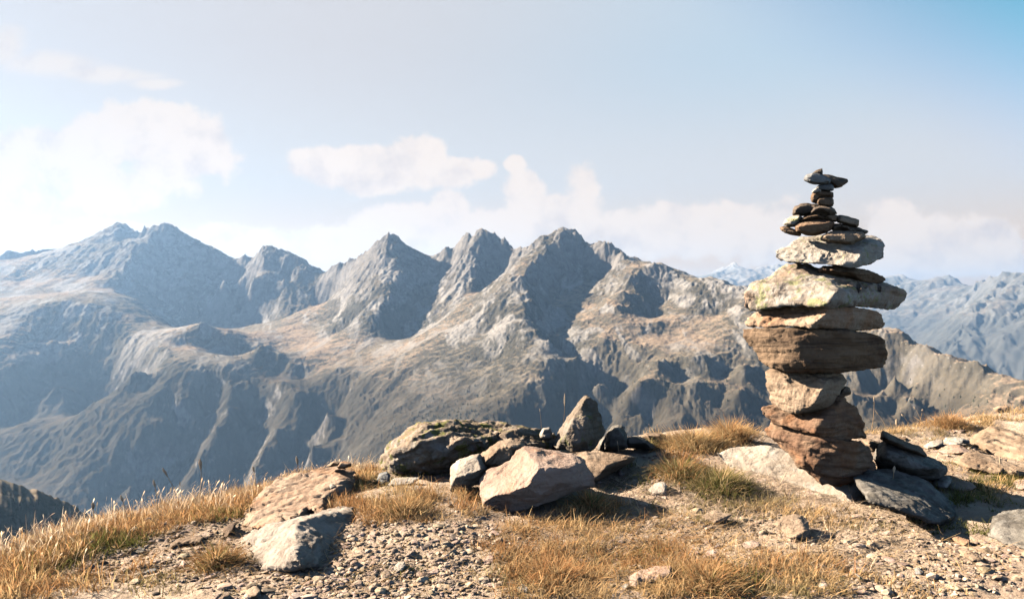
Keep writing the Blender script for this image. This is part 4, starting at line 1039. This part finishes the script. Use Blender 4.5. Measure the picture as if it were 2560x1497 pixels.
LG = "rocks on the left side of the summit"
rock("rock_outcrop", "big orange-tan sloping outcrop on the left skyline", "rock", LG, Z7,
     [(50, 760), (120, 640), (220, 500), (300, 400), (400, 310), (500, 240), (700, 188), (900, 138), (1010, 106), (1090, 130), (1200, 180), (1180, 300), (1150, 420), (1050, 520), (900, 570), (650, 650), (400, 720), (280, 750), (150, 790)],
     3.0, 0.27, 'orange', vtilt=0.62, ring=0, vox=110, bed=(-.5, .4, 1), strata=1.5, inner=[(180, 650, -.35), (300, 480, -.2), (500, 320, -.1), (700, 260, -.1), (900, 220, -.1), (300, 680, -.8), (500, 560, -.7), (700, 480, -.65), (900, 400, -.6), (1050, 300, -.5), (650, 620, -.95), (900, 520, -.9), (450, 690, -.9)])
rock("boulder", "whitish boulder with a dark shaded right side in left foreground", "rock", LG, Z7,
     [(133,832,.1),(200,750,.2),(300,680,.2),(450,640,.15),(640,600,.15),(800,553,.2),(950,498,.25),(1080,503,.25),(1182,518,.1),(1194,600,0),(1174,720,0),(1105,825,-.1),(1010,910,-.25),(930,1010,-.4),(850,1045,-.55),(700,1040,-.9),(560,1050,-.7),(400,1085,-.4),(280,1040,-.1),(200,940,0)],
     2.50, 0.26, 'warmgrey', vtilt=0.42, ring=0, vox=96, rough=1.0, bed=(-.3, .2, 1), inner=[(250,800,-.1),(450,720,-.35),(645,640,-.9),(660,800,-1.1),(670,960,-1.1),(450,850,-.6),(300,900,-.3),(450,1000,-.6),(800,605,-.7),(950,545,-.45),(1080,540,-.2),(850,800,-.75),(1000,750,-.45)])
rock("stone", "brown rounded stone peeking from behind the orange-tan outcrop", "stone", LG, Z7, [(196, 475), (198, 410), (255, 350), (355, 326), (400, 340), (340, 420), (260, 490)], 3.35, 0.08, 'brown', vox=40)
rock("stone", "brown stone under the lower left corner of the orange-tan outcrop", "stone", LG, Z7, [(-10, 720), (0, 670), (50, 640), (110, 640), (90, 700), (50, 760), (10, 770)], None, 0.07, 'brown', vox=36)
rock("stone", "tan flake at the top end of the orange-tan outcrop", "stone", LG, Z7, [(918, 122), (985, 76), (1042, 86), (1035, 115), (960, 132)], 3.2, 0.05, 'tan', vox=32)
rock("stone", "rounded tan stone beside the flake atop the orange-tan outcrop", "stone", LG, Z7, [(1016, 122), (1048, 84), (1092, 80), (1142, 95), (1148, 125), (1085, 142), (1030, 148)], 3.18, 0.045, 'orange', vox=34)
rock("stone", "small white stone lying on the orange-tan outcrop", "stone", LG, Z7, [(932, 315), (970, 278), (1012, 298), (1018, 338), (960, 336)], 3.0, 0.025, 'white', vox=28)
rock("stone", "angular cream stone alone in the gravel left of centre", "stone", LG, Z7, [(1518, 1042), (1568, 988), (1624, 978), (1640, 1010), (1604, 1064), (1560, 1084)], None, 0.03, 'white', vox=34)
rock("flat_stone", "thin flat slab with dark edge on the left gravel slope", "stone", LG, Z4, [(1165, 885), (1250, 828), (1340, 806), (1435, 813), (1405, 850), (1300, 878), (1200, 902)], None, 0.09, 'tan', vox=44)
rock("stone", "small dark stone left of the thin flat slab", "stone", LG, Z4, [(932, 925), (975, 876), (1017, 900), (1010, 925), (950, 936)], None, 0.03, 'dark', vox=30)
rock("stone", "thin tan flake on gravel above the thin flat slab", "stone", LG, Z4, [(1130, 810), (1170, 770), (1230, 755), (1240, 775), (1180, 800)], None, 0.04, 'tan', vox=30)
rock("flat_stone", "dark-edged flake at the front of the left gravel slope", "stone", LG, Z4, [(985, 1075), (1040, 1040), (1105, 1032), (1090, 1055), (1020, 1085)], None, 0.05, 'grey', vox=32)

FG = "stones in the foreground"
rock("stone", "cracked cream stone below the whitish cairn slab", "stone", FG, Z6, [(256, 464), (330, 408), (430, 376), (540, 398), (575, 440), (595, 542), (545, 596), (470, 612), (400, 588), (330, 516)], None, 0.07, 'tan', vox=50)
rock("stone", "pinkish stone left of the cracked cream stone", "stone", FG, Z6, [(0, 625), (70, 612), (130, 625), (142, 665), (100, 690), (20, 690), (-20, 655)], None, 0.04, 'pink', vox=34)
rock("stone", "white upright pebble at the edge of the front tussock", "stone", FG, Z6, [(2, 930), (30, 915), (70, 955), (88, 1005), (50, 1015), (15, 985)], None, 0.025, 'white', vox=32)
rock("stone", "half-buried cream stone in thin grass right of centre", "stone", FG, Z5, [(1945, 435), (2060, 368), (2150, 398), (2245, 408), (2185, 468), (2080, 508), (1980, 488)], None, 0.05, 'tan', vox=44)
rock("stone", "pale pink stone half hidden in the front grass", "stone", FG, Z5, [(1226, 1025), (1300, 978), (1480, 925), (1645, 925), (1660, 1030), (1500, 1075), (1400, 1100), (1280, 1160), (1236, 1095)], None, 0.07, 'pink', vox=50)
rock("stone", "little white stone left of the pale pink stone", "stone", FG, Z5, [(1145, 1125), (1200, 1088), (1244, 1118), (1205, 1152)], None, 0.02, 'white', vox=26)
rock("stone", "cream pebble at the lower left of the front grass", "stone", FG, Z5, [(128, 1135), (180, 1096), (244, 1128), (234, 1184), (150, 1186)], None, 0.025, 'white', vox=30)
rock("stone", "white pebble beside the blade tussock at bottom right", "stone", FG, Z6, [(990, 900), (1050, 930), (1075, 975), (1050, 985), (1040, 950)], None, 0.02, 'white', vox=26)
rock("stone", "dark-sided stone on the sunlit gravel at lower right", "stone", FG, Z6, [(1530, 870), (1570, 850), (1620, 895), (1600, 925), (1545, 920)], None, 0.03, 'grey', vox=32)
rock("stone", "orange stone at the edge of the cairn shadow", "stone", FG, Z6, [(1860, 580), (1920, 570), (2030, 610), (2045, 650), (1980, 665), (1900, 625)], None, 0.04, 'orange', vox=36)
rock("stone", "tan flat stone just outside the cairn shadow", "stone", FG, Z6, [(1925, 690), (2000, 675), (2110, 740), (2140, 790), (2060, 800), (1960, 745)], None, 0.04, 'tan', vox=36)
rock("stone", "cream stone at the left bottom corner of the gravel bank", "stone", FG, Z7, [(180, 1270), (220, 1210), (290, 1195), (330, 1240), (300, 1300), (200, 1330)], None, 0.05, 'tan', vox=40)
rock("stone", "white stone at the foot of the dark-sided whitish boulder", "stone", FG, Z7, [(965, 1020), (1000, 990), (1060, 985), (1050, 1020), (990, 1035)], None, 0.025, 'white', vox=28)

# ------------------------------------------------------------------ gravel: crowds of little stones
tmpl = []
for k in range(10):
    bm = bmesh.new()
    bmesh.ops.create_icosphere(bm, subdivisions=2, radius=1.0)
    V = np.array([v.co[:] for v in bm.verts]); Fc = np.array([[v.index for v in f.verts] for f in bm.faces])
    bm.free()
    sc = np.array((1.0, rng.uniform(0.55, 0.9), rng.uniform(0.3, 0.6)))
    for _ in range(7):                                  # chop facets
        nrm = rng.normal(size=3); nrm /= np.linalg.norm(nrm)
        dd = V @ nrm; cut = rng.uniform(0.45, 0.8)
        V = V - nrm * np.maximum(dd - cut, 0)[:, None]
    tmpl.append((V * sc * 1.15, Fc))


def scatter_stones(N, zone, smin, smax, pw, mat, name):
    px, py = zone(N)
    q, hit = ground_hit(px, py)
    q = q[hit]
    vs, fs, cs = [], [], []
    base = 0
    for i in range(len(q)):
        V, Fc = tmpl[rng.integers(len(tmpl))]
        s_ = smin + (smax - smin) * rng.random() ** pw
        a, b2, c2 = rng.uniform(0, 6.28), rng.normal(0, 0.35), rng.normal(0, 0.35)
        ca, sa = math.cos(a), math.sin(a); cb, sb = math.cos(b2), math.sin(b2)
        Rm = np.array(((ca, -sa, 0), (sa, ca, 0), (0, 0, 1))) @ np.array(((1, 0, 0), (0, cb, -sb), (0, sb, cb)))
        vs.append((V * s_) @ Rm.T + q[i] + np.array((0, 0, 0.12 * s_)))
        fs.append(Fc + base); base += len(V)
        col = rng.uniform(0.6, 1.15) * np.array((1, rng.uniform(0.92, 1.02), rng.uniform(0.86, 1.04)))
        cs.append(np.tile(np.append(col, 1.0), (len(V), 1)))
    me = np_mesh(name, np.concatenate(vs), np.concatenate(fs), mat, False, np.concatenate(cs))
    return tag(link(name, me), kind='stuff')


m_, T = mat_new("gravel_stone")
att = T.n('ShaderNodeAttribute', attribute_name='tint').outputs['Color']
pos = T.n('ShaderNodeNewGeometry').outputs['Position']
c = T.mix(T.ss(T.noise(pos, 25.0, 6, 0.65), 0.35, 0.65), (0.35, 0.255, 0.18), (0.58, 0.455, 0.35))
c = T.mix(1.0, c, att, 'MULTIPLY')
finish(T, c, 0.9, T.noise(pos, 220.0, 4, 0.7), 0.5, 0.003, 0.1)
M_GRAVEL = m_


def gravel_zone(N):
    # where the earth is bare: the bank in the middle, the left slope and the right foreground
    out = []
    for (cx_, cy_, rx, ry, wgt) in ((1020, 1400, 300, 130, .34), (700, 1440, 200, 80, .12), (420, 1370, 260, 90, .16), (2250, 1420, 330, 80, .16), (1700, 1330, 260, 110, .08), (1620, 1190, 160, 50, .03),
                                    (2060, 1320, 200, 50, .06), (2350, 1130, 200, 60, .03), (1280, 1430, 1300, 70, .02)):
        n = int(N * wgt)
        a = rng.uniform(0, 6.283, n); r = np.sqrt(rng.random(n)) * (1 + 0.15 * rng.normal(size=n))
        out.append(np.stack([cx_ + rx * r * np.cos(a), cy_ + ry * r * np.sin(a)], -1))
    o = np.concatenate(out)
    return o[:, 0], o[:, 1]


scatter_stones(450, gravel_zone, 0.007, 0.024, 2.4, M_GRAVEL, "stone_shards")
scatter_stones(22000, gravel_zone, 0.0008, 0.0125, 5.0, M_GRAVEL, "gravel")


# ------------------------------------------------------------------ grass
def grass_mat(name, trans):
    m_, T = mat_new(name)
    att = T.n('ShaderNodeAttribute', attribute_name='tint').outputs['Color']
    d = T.n('ShaderNodeBsdfDiffuse', {'Color': att, 'Roughness': 1.0})
    t = T.n('ShaderNodeBsdfTranslucent', {'Color': att})
    mx = T.n('ShaderNodeMixShader', {0: trans, 1: d.outputs[0], 2: t.outputs[0]})
    T.n('ShaderNodeOutputMaterial', {'Surface': mx.outputs[0]})
    return m_


M_GRASS = grass_mat("grass_blades", 0.35)


def blades(root, az, lean, length, width, bend, col, segs=4, head=None):
    """ribbon blades; root (N,3); az heading; lean angle from vertical at the root; bend adds along the length"""
    N = len(root)
    k = np.linspace(0, 1, segs + 1)
    ang = lean[:, None] + bend[:, None] * k[None, :]
    dl = (length / segs)[:, None]
    hx = np.concatenate([np.zeros((N, 1)), np.cumsum(np.sin(ang[:, :-1]) * dl, 1)], 1)
    hz = np.concatenate([np.zeros((N, 1)), np.cumsum(np.cos(ang[:, :-1]) * dl, 1)], 1)
    ca, sa = np.cos(az)[:, None], np.sin(az)[:, None]
    cxs = root[:, 0:1] + hx * ca; cys = root[:, 1:2] + hx * sa; czs = root[:, 2:3] + hz
    tw = az + rng.uniform(-0.9, 0.9, N)
    wx, wy = -np.sin(tw)[:, None], np.cos(tw)[:, None]
    prof = (1 - k ** 1.5)[None, :] * width[:, None] * 0.5 + 0.00012
    if head is not None:
        hp = np.exp(-((k - 0.90) / 0.075) ** 2)[None, :] * head[:, None]
        prof = np.maximum(prof, hp)
    A = np.stack([cxs - wx * prof, cys - wy * prof, czs], -1)
    B = np.stack([cxs + wx * prof, cys + wy * prof, czs], -1)
    V = np.stack([A, B], 2).reshape(N, -1, 3)
    nv = 2 * (segs + 1)
    base = (np.arange(N) * nv)[:, None]
    i = np.arange(segs) * 2
    q = np.stack([base + i, base + i + 1, base + i + 3, base + i + 2], -1).reshape(-1, 4)
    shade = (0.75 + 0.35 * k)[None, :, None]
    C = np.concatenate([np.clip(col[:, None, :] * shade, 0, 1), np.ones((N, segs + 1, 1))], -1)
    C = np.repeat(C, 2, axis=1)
    return V.reshape(-1, 3), q, C.reshape(-1, 4)


PAL = {'straw': ((0.66, 0.45, 0.225), (0.48, 0.30, 0.135)), 'rust': ((0.40, 0.190, 0.072), (0.56, 0.325, 0.15)), 'green': ((0.115, 0.120, 0.030), (0.20, 0.175, 0.060)),
       'mixed': ((0.50, 0.37, 0.19), (0.22, 0.18, 0.07)), 'pale': ((0.70, 0.54, 0.37), (0.55, 0.38, 0.23))}


def colour(kind, N):
    a, b = PAL[kind]
    t = rng.random((N, 1))
    c_ = (np.array(a) * t + np.array(b) * (1 - t)) * 1.12
    return c_ * rng.uniform(0.45, 1.35, (N, 1))


class Patch:
    def __init__(self): self.V, self.F, self.C, self.n = [], [], [], 0

    def add(self, V, F_, C):
        self.V.append(V); self.F.append(F_ + self.n); self.C.append(C); self.n += len(V)

    def mesh(self, name):
        return np_mesh(name, np.concatenate(self.V), np.concatenate(self.F), M_GRASS, False, np.concatenate(self.C))


def tuft_field(patch, zones, lean_dir=0.15):
    """zones: px, py, rx, ry, tufts, blades per tuft, blade length, kind"""
    for (px, py, rx, ry, nt, nb, ln, kind) in zones:
        nt = int(nt * (0.50 if px > 950 and py > 1200 else 0.80))
        a = rng.uniform(0, 6.283, nt); r = np.sqrt(rng.random(nt)) * np.clip(1 + 0.2 * rng.normal(size=nt), 0.2, 1.6)
        q, hit = ground_hit(px + rx * r * np.cos(a), py + ry * r * np.sin(a))
        q = q[hit]
        q = q[(fbm(q[:, 0] * 6.0, q[:, 1] * 6.0, 0 * q[:, 0] + 4.0, 3) + rng.normal(0, 0.12, len(q))) > (-0.12 if px > 900 else -0.4)]
        if not len(q): continue
        N = len(q) * nb
        tsz = np.repeat(rng.uniform(0.35, 1.5, len(q)), nb)
        root = np.repeat(q, nb, 0) + rng.normal(size=(N, 3)) * np.array((0.016, 0.016, 0.0)) * tsz[:, None]
        root[:, 2] = ground_z(root[:, 0], root[:, 1]) - 0.003
        taz = np.repeat(rng.uniform(0, 6.283, len(q)), nb)
        az = np.where(rng.random(N) < 0.45, taz + rng.normal(0, 0.5, N), rng.uniform(0, 6.283, N))
        lean = np.abs(rng.normal(0.65, 0.40, N)); bend = np.abs(rng.normal(1.1, 0.7, N))
        length = 0.8 * ln * tsz * rng.uniform(0.45, 1.2, N)
        width = rng.uniform(0.0014, 0.0034, N)
        tb = np.repeat(rng.uniform(0.75, 1.2, (len(q), 1)), nb, 0)
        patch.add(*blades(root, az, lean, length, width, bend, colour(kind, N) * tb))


gr = Patch()
LEFT = []
for (px, py) in ((20, 1400), (120, 1365), (230, 1325), (340, 1300), (450, 1275), (560, 1258), (660, 1235), (770, 1200), (860, 1180)):
    LEFT.append((px, py, 95, 34, 90, 24, 0.044, 'straw'))
    LEFT.append((px, py + 12, 95, 30, 160, 26, 0.045, 'rust'))
    LEFT.append((px + 20, py + 34, 70, 14, 16, 22, 0.045, 'green'))
    LEFT.append((px, py - 14, 90, 16, 40, 22, 0.075, 'pale'))
tuft_field(gr, LEFT)
tuft_field(gr, [
    (60, 1450, 170, 60, 170, 26, 0.07, 'rust'), (60, 1440, 160, 60, 120, 26, 0.07, 'straw'), (110, 1420, 130, 40, 60, 22, 0.05, 'green'), (290, 1355, 90, 20, 60, 24, 0.05, 'green'), (200, 1385, 70, 16, 30, 20, 0.05, 'green'),
    (540, 1290, 60, 14, 30, 22, 0.045, 'green'), (700, 1240, 60, 25, 20, 20, 0.05, 'straw'), (420, 1470, 120, 40, 26, 20, 0.045, 'mixed'), (340, 1440, 60, 40, 16, 20, 0.05, 'rust'),
    (940, 1215, 70, 35, 60, 24, 0.055, 'mixed'), (1000, 1255, 140, 32, 120, 26, 0.06, 'straw'), (1110, 1265, 120, 36, 90, 26, 0.07, 'rust'), (1060, 1245, 160, 34, 90, 24, 0.06, 'straw'), (930, 1290, 60, 30, 40, 26, 0.06, 'rust'), (1180, 1250, 60, 40, 50, 26, 0.065, 'straw'),
    (860, 1255, 50, 20, 30, 26, 0.06, 'rust'), (1080, 1180, 120, 14, 24, 20, 0.04, 'mixed'), (1000, 1300, 120, 18, 30, 22, 0.055, 'straw'), (990, 1200, 60, 12, 20, 20, 0.045, 'green'),
    (1380, 1360, 140, 70, 150, 24, 0.055, 'straw'), (1330, 1370, 110, 60, 80, 26, 0.055, 'rust'), (1500, 1290, 110, 34, 60, 24, 0.06, 'rust'), (1420, 1320, 160, 40, 90, 22, 0.05, 'straw'), (1360, 1430, 140, 60, 110, 28, 0.06, 'rust'), (1380, 1470, 160, 40, 110, 26, 0.06, 'straw'), (1500, 1420, 130, 50, 60, 26, 0.05, 'mixed'), (1620, 1385, 60, 18, 40, 24, 0.04, 'green'), (1600, 1375, 70, 16, 30, 24, 0.045, 'straw'),
    (1600, 1400, 150, 30, 90, 24, 0.05, 'rust'), (1730, 1430, 130, 50, 120, 28, 0.065, 'rust'), (1740, 1450, 130, 45, 90, 26, 0.065, 'straw'), (1830, 1450, 60, 36, 40, 24, 0.055, 'green'), (1600, 1480, 160, 24, 70, 24, 0.05, 'straw'),
    (1700, 1240, 140, 40, 90, 22, 0.045, 'mixed'), (1630, 1300, 150, 34, 60, 20, 0.04, 'mixed'), (1800, 1280, 110, 34, 60, 22, 0.045, 'mixed'), (1580, 1215, 80, 18, 36, 20, 0.04, 'green'), (1830, 1300, 90, 24, 40, 20, 0.04, 'green'), (1540, 1170, 60, 16, 24, 20, 0.04, 'green'),
    (1960, 1285, 120, 26, 80, 22, 0.055, 'straw'), (2080, 1300, 100, 30, 70, 22, 0.06, 'straw'), (2200, 1305, 110, 26, 50, 22, 0.045, 'mixed'), (1900, 1260, 90, 20, 50, 22, 0.06, 'mixed'),
    (1980, 1420, 140, 45, 170, 26, 0.055, 'straw'), (1980, 1420, 120, 36, 90, 26, 0.055, 'rust'), (2060, 1465, 170, 34, 130, 26, 0.05, 'straw'), (1960, 1470, 160, 30, 80, 24, 0.05, 'mixed'), (2250, 1480, 160, 22, 50, 22, 0.035, 'straw'),
    (2300, 1068, 180, 14, 150, 22, 0.06, 'straw'), (2370, 1060, 90, 12, 80, 24, 0.075, 'rust'), (2440, 1055, 110, 14, 110, 24, 0.07, 'straw'), (2180, 1078, 70, 12, 70, 22, 0.06, 'straw'), (2540, 1040, 50, 26, 60, 24, 0.07, 'straw'), (2400, 1090, 160, 16, 50, 20, 0.05, 'mixed'),
    (2480, 1200, 110, 26, 150, 22, 0.045, 'green'), (2440, 1250, 150, 30, 170, 22, 0.045, 'green'), (2500, 1225, 100, 30, 90, 22, 0.05, 'straw'), (2390, 1160, 50, 16, 24, 20, 0.045, 'mixed'), (2400, 1320, 90, 24, 40, 20, 0.04, 'green'),
    (1660, 1110, 60, 18, 30, 24, 0.06, 'straw'), (1860, 1082, 40, 10, 40, 24, 0.07, 'straw'), (1690, 1160, 70, 30, 60, 26, 0.06, 'rust'),
    (1020, 1440, 60, 14, 18, 22, 0.035, 'green'), (900, 1445, 40, 12, 10, 20, 0.035, 'green'), (1240, 1470, 90, 30, 40, 22, 0.045, 'mixed'), (580, 1400, 40, 26, 30, 24, 0.055, 'rust'),
])
# dead straws lying about on the ground
for (px, py, rx, ry, n, kind) in ((1280, 1400, 1300, 100, 2200, 'straw'), (1560, 1380, 360, 110, 3200, 'straw'), (1750, 1230, 240, 70, 1600, 'pale'), (1050, 1260, 220, 50, 1200, 'straw'), (2060, 1340, 260, 110, 2200, 'pale'), (2350, 1150, 220, 90, 1200, 'straw'), (500, 1370, 350, 90, 900, 'straw'), (1500, 1360, 300, 90, 1500, 'rust')):
    a = rng.uniform(0, 6.283, n); r = np.sqrt(rng.random(n))
    q, hit = ground_hit(px + rx * r * np.cos(a), py + ry * r * np.sin(a))
    q = q[hit]; N = len(q)
    q[:, 2] += rng.uniform(0.001, 0.008, N)
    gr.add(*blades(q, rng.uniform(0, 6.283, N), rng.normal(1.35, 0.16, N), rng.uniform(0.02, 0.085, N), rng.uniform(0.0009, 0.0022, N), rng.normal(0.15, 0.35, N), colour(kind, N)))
tag(link("grass", gr.mesh("grass")), kind='stuff')

# feathery seed heads crowding along the left crest
fs = Patch()
for (px, py, rx, n, ln) in ((60, 1375, 110, 90, 0.13), (200, 1330, 120, 110, 0.14), (340, 1285, 110, 120, 0.15), (460, 1262, 110, 150, 0.16), (580, 1240, 100, 110, 0.13), (700, 1212, 90, 90, 0.12), (820, 1182, 80, 60, 0.11), (900, 1165, 60, 40, 0.12), (80, 1410, 140, 60, 0.12)):
    n = int(n * 0.42); ln *= 0.68
    q, hit = ground_hit(px + rng.uniform(-rx, rx, n), py + rng.normal(0, 12, n) + 6)
    q = q[hit]; N = len(q)
    fs.add(*blades(q, rng.normal(0.0, 0.9, N), np.abs(rng.normal(0.12, 0.12, N)), ln * rng.uniform(0.55, 1.15, N), np.full(N, 0.0014), np.abs(rng.normal(0.7, 0.5, N)), colour('pale', N), 12, rng.uniform(0.0016, 0.0034, N)))
tag(link("seed_head_grass", fs.mesh("seed_head_grass")), kind='stuff')


def tussock(px, py, rad, height, n, kinds, label, droop=1.2, D=None):
    c0 = ground_low(px, py)
    pt = Patch()
    for kind, frac in kinds:
        N = int(n * frac)
        r = np.abs(rng.normal(0, rad * 0.5, N)); a = rng.uniform(0, 6.283, N)
        root = np.stack([c0[0] + r * np.cos(a), c0[1] + r * np.sin(a), np.zeros(N)], -1)
        root[:, 2] = ground_z(root[:, 0], root[:, 1]) - 0.004 + 0.12 * height * np.exp(-(r / rad) ** 2 * 2)
        lean = 0.10 + r / rad * 0.55 + np.abs(rng.normal(0, 0.38, N))
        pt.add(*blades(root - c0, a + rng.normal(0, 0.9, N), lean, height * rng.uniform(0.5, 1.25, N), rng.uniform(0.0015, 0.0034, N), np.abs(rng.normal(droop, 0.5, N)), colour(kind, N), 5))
    o = link("grass_tussock", pt.mesh("grass_tussock"), tuple(c0))
    return tag(o, label, "grass tussock", "grass tussocks on the summit")


tussock(1735, 1120, 0.18, 0.10, 2600, (('straw', .6), ('rust', .2), ('mixed', .2)), "big straw-coloured tussock on the skyline left of the cairn")
tussock(1825, 1105, 0.12, 0.12, 1500, (('straw', .5), ('rust', .5)), "reddish tussock on the skyline touching the cairn's left side")
tussock(1800, 1225, 0.14, 0.085, 2000, (('green', .5), ('mixed', .3), ('straw', .2)), "dark green tussock at the lower left edge of the whitish cairn slab")
tussock(1700, 1190, 0.14, 0.08, 1900, (('mixed', .4), ('rust', .4), ('green', .2)), "rusty tussock on the slope below the big straw tussock")
tussock(1480, 1275, 0.07, 0.09, 800, (('rust', .5), ('mixed', .3), ('green', .2)), "brown tussock in the shadow of the angular peach rock")
tussock(540, 1418, 0.07, 0.075, 1000, (('rust', .5), ('straw', .3), ('green', .2)), "rounded brown tussock below the whitish boulder's left end")
tussock(1390, 1450, 0.13, 0.058, 1500, (('rust', .7), ('straw', .3)), "red-brown tussock at the bottom centre")
tussock(1770, 1470, 0.13, 0.065, 1500, (('rust', .5), ('straw', .4), ('green', .1)), "shaggy brown tussock beside the pale pink stone")
tussock(1010, 1285, 0.10, 0.07, 1400, (('straw', .6), ('rust', .3), ('green', .1)), "straw tussock hanging over the gravel bank")
tussock(1620, 1120, 0.05, 0.06, 500, (('green', .5), ('mixed', .5)), "small dark green tuft beside the low dark grey stone")
tussock(2370, 1068, 0.10, 0.09, 1000, (('rust', .8), ('straw', .2)), "rust-red tussock on the right skyline")

M_STALK = grass_mat("dry_stalk", 0.2)


def stalk(px, py, topx, topy, label, head=0.0045, hl=0.14, group=None):
    b = ground_low(px, py)
    D = b[1]
    tip = P(topx, topy, D)
    ln = np.linalg.norm(tip - b)
    root = bpy.data.objects.new("grass_stalk", None); COL.objects.link(root); root.location = tuple(b)
    tag(root, label, "grass stalk", group or "tall dry grass stalks")
    d = tip - b
    side = np.array((d[2], 0, -d[0])) / ln
    K = np.linspace(0, 1, 10)

    def tube(k, rad, nm, bow, sides=5):
        c_ = d * k[:, None] + side * (bow * ln * np.sin(k * 3.1416))[:, None]
        V = []
        for i in range(len(k)):
            for j in range(sides):
                a = j / sides * 6.283
                V.append(c_[i] + rad[i] * np.array((math.cos(a), math.sin(a), 0)))
        Fq = [[i * sides + j, i * sides + (j + 1) % sides, (i + 1) * sides + (j + 1) % sides, (i + 1) * sides + j] for i in range(len(k) - 1) for j in range(sides)]
        col = np.tile(np.array((0.44, 0.30, 0.17, 1.0)) if nm == "stem" else np.array((0.56, 0.42, 0.28, 1.0)), (len(V), 1))
        return link(nm, np_mesh(nm, np.array(V), Fq, M_STALK, True, col), (0, 0, 0), root)
    tube(K, np.interp(K, [0, 1], [0.0016, 0.0008]), "stem", 0.03)
    if head:
        kh = np.linspace(1 - hl, 1.02, 8)
        tube(kh, head * np.sin(np.linspace(0.15, 3.0, 8)) * rng.uniform(0.75, 1.2, 8) + 0.0003, "seed_head", 0.03, 6)
    return root


stalk(1352, 1095, 1349, 1022, "thin straight stalk rising from the right end of the mossy boulder", 0.002, .06)
stalk(1398, 1118, 1412, 985, "tall stalk with rusty seed head left of the pointed brown stone", 0.004, .22)
stalk(2178, 1075, 2185, 990, "tallest bare stalk on the skyline right of the cairn", 0.003, .15)
stalk(2220, 1072, 2188, 1025, "leaning brown stalk crossing the tallest bare stalk", 0.003, .3)
stalk(2241, 1070, 2241, 1047, "short stalk with a fat pale seed head on the right skyline", 0.008, .6)
stalk(2285, 1080, 2254, 1034, "bent stalk with a forked pale head on the right skyline", 0.006, .2)
stalk(2296, 1064, 2306, 1022, "thin upright stalk left of the rust-red tussock", 0.004, .18)
stalk(2308, 1062, 2285, 1016, "dark stalk leaning left beside the rust-red tussock", 0.004, .15)
stalk(2218, 1262, 2236, 1165, "tall pale stalk in front of the dark grey slab", 0.0045, .16)
stalk(2155, 1245, 2168, 1195, "short brown stalk left of the tall pale stalk", 0.002, .1)
stalk(2175, 1248, 2187, 1212, "hooked little stalk between the two stalks by the dark grey slab", 0.002, .15)
stalk(2500, 1192, 2499, 1140, "stiff pale stalk in front of the cream slab at right", 0.004, .4)
stalk(1548, 1175, 1543, 1102, "hair-thin stalk before the dark upright stone", 0.0015, .1)
stalk(1050, 1195, 1053, 1148, "thin stalk in front of the mossy boulder's dark face", 0.0015, .1)
stalk(500, 1225, 500, 1148, "tallest seed-head stalk on the left crest", 0.008, .26)
stalk(395, 1290, 384, 1200, "dark-headed stalk leaning left on the left crest", 0.006, .18)
stalk(450, 1260, 407, 1170, "arching stalk with drooping head on the left crest", 0.006, .25)
stalk(232, 1310, 232, 1255, "pale-headed upright stalk at the left of the crest", 0.007, .3)
stalk(640, 1225, 632, 1165, "curved stalk with a pale head near the orange-tan outcrop", 0.005, .25)
stalk(745, 1195, 741, 1140, "fat-headed stalk above the orange-tan outcrop", 0.006, .4)
stalk(320, 1310, 302, 1238, "stalk with a rust-coloured head on the lower left crest", 0.005, .2)

# ------------------------------------------------------------------ haze
bm = bmesh.new()
bmesh.ops.create_cube(bm, size=1.0)
hm = bpy.data.meshes.new("haze"); bm.to_mesh(hm); bm.free()
m_ = bpy.data.materials.new("valley_haze"); m_.use_nodes = True
T = NT(m_.node_tree)
pv = T.n('ShaderNodeVolumePrincipled', {'Color': (0.38, 0.62, 0.98, 1.0), 'Density': 3.0e-5, 'Anisotropy': 0.5})
T.n('ShaderNodeOutputMaterial', {'Volume': pv.outputs[0]})
hm.materials.append(m_)
ho = link("haze", hm, (4100, 10990, -515))
ho.scale = (22400, 22060, 2470)
tag(ho, kind='stuff')
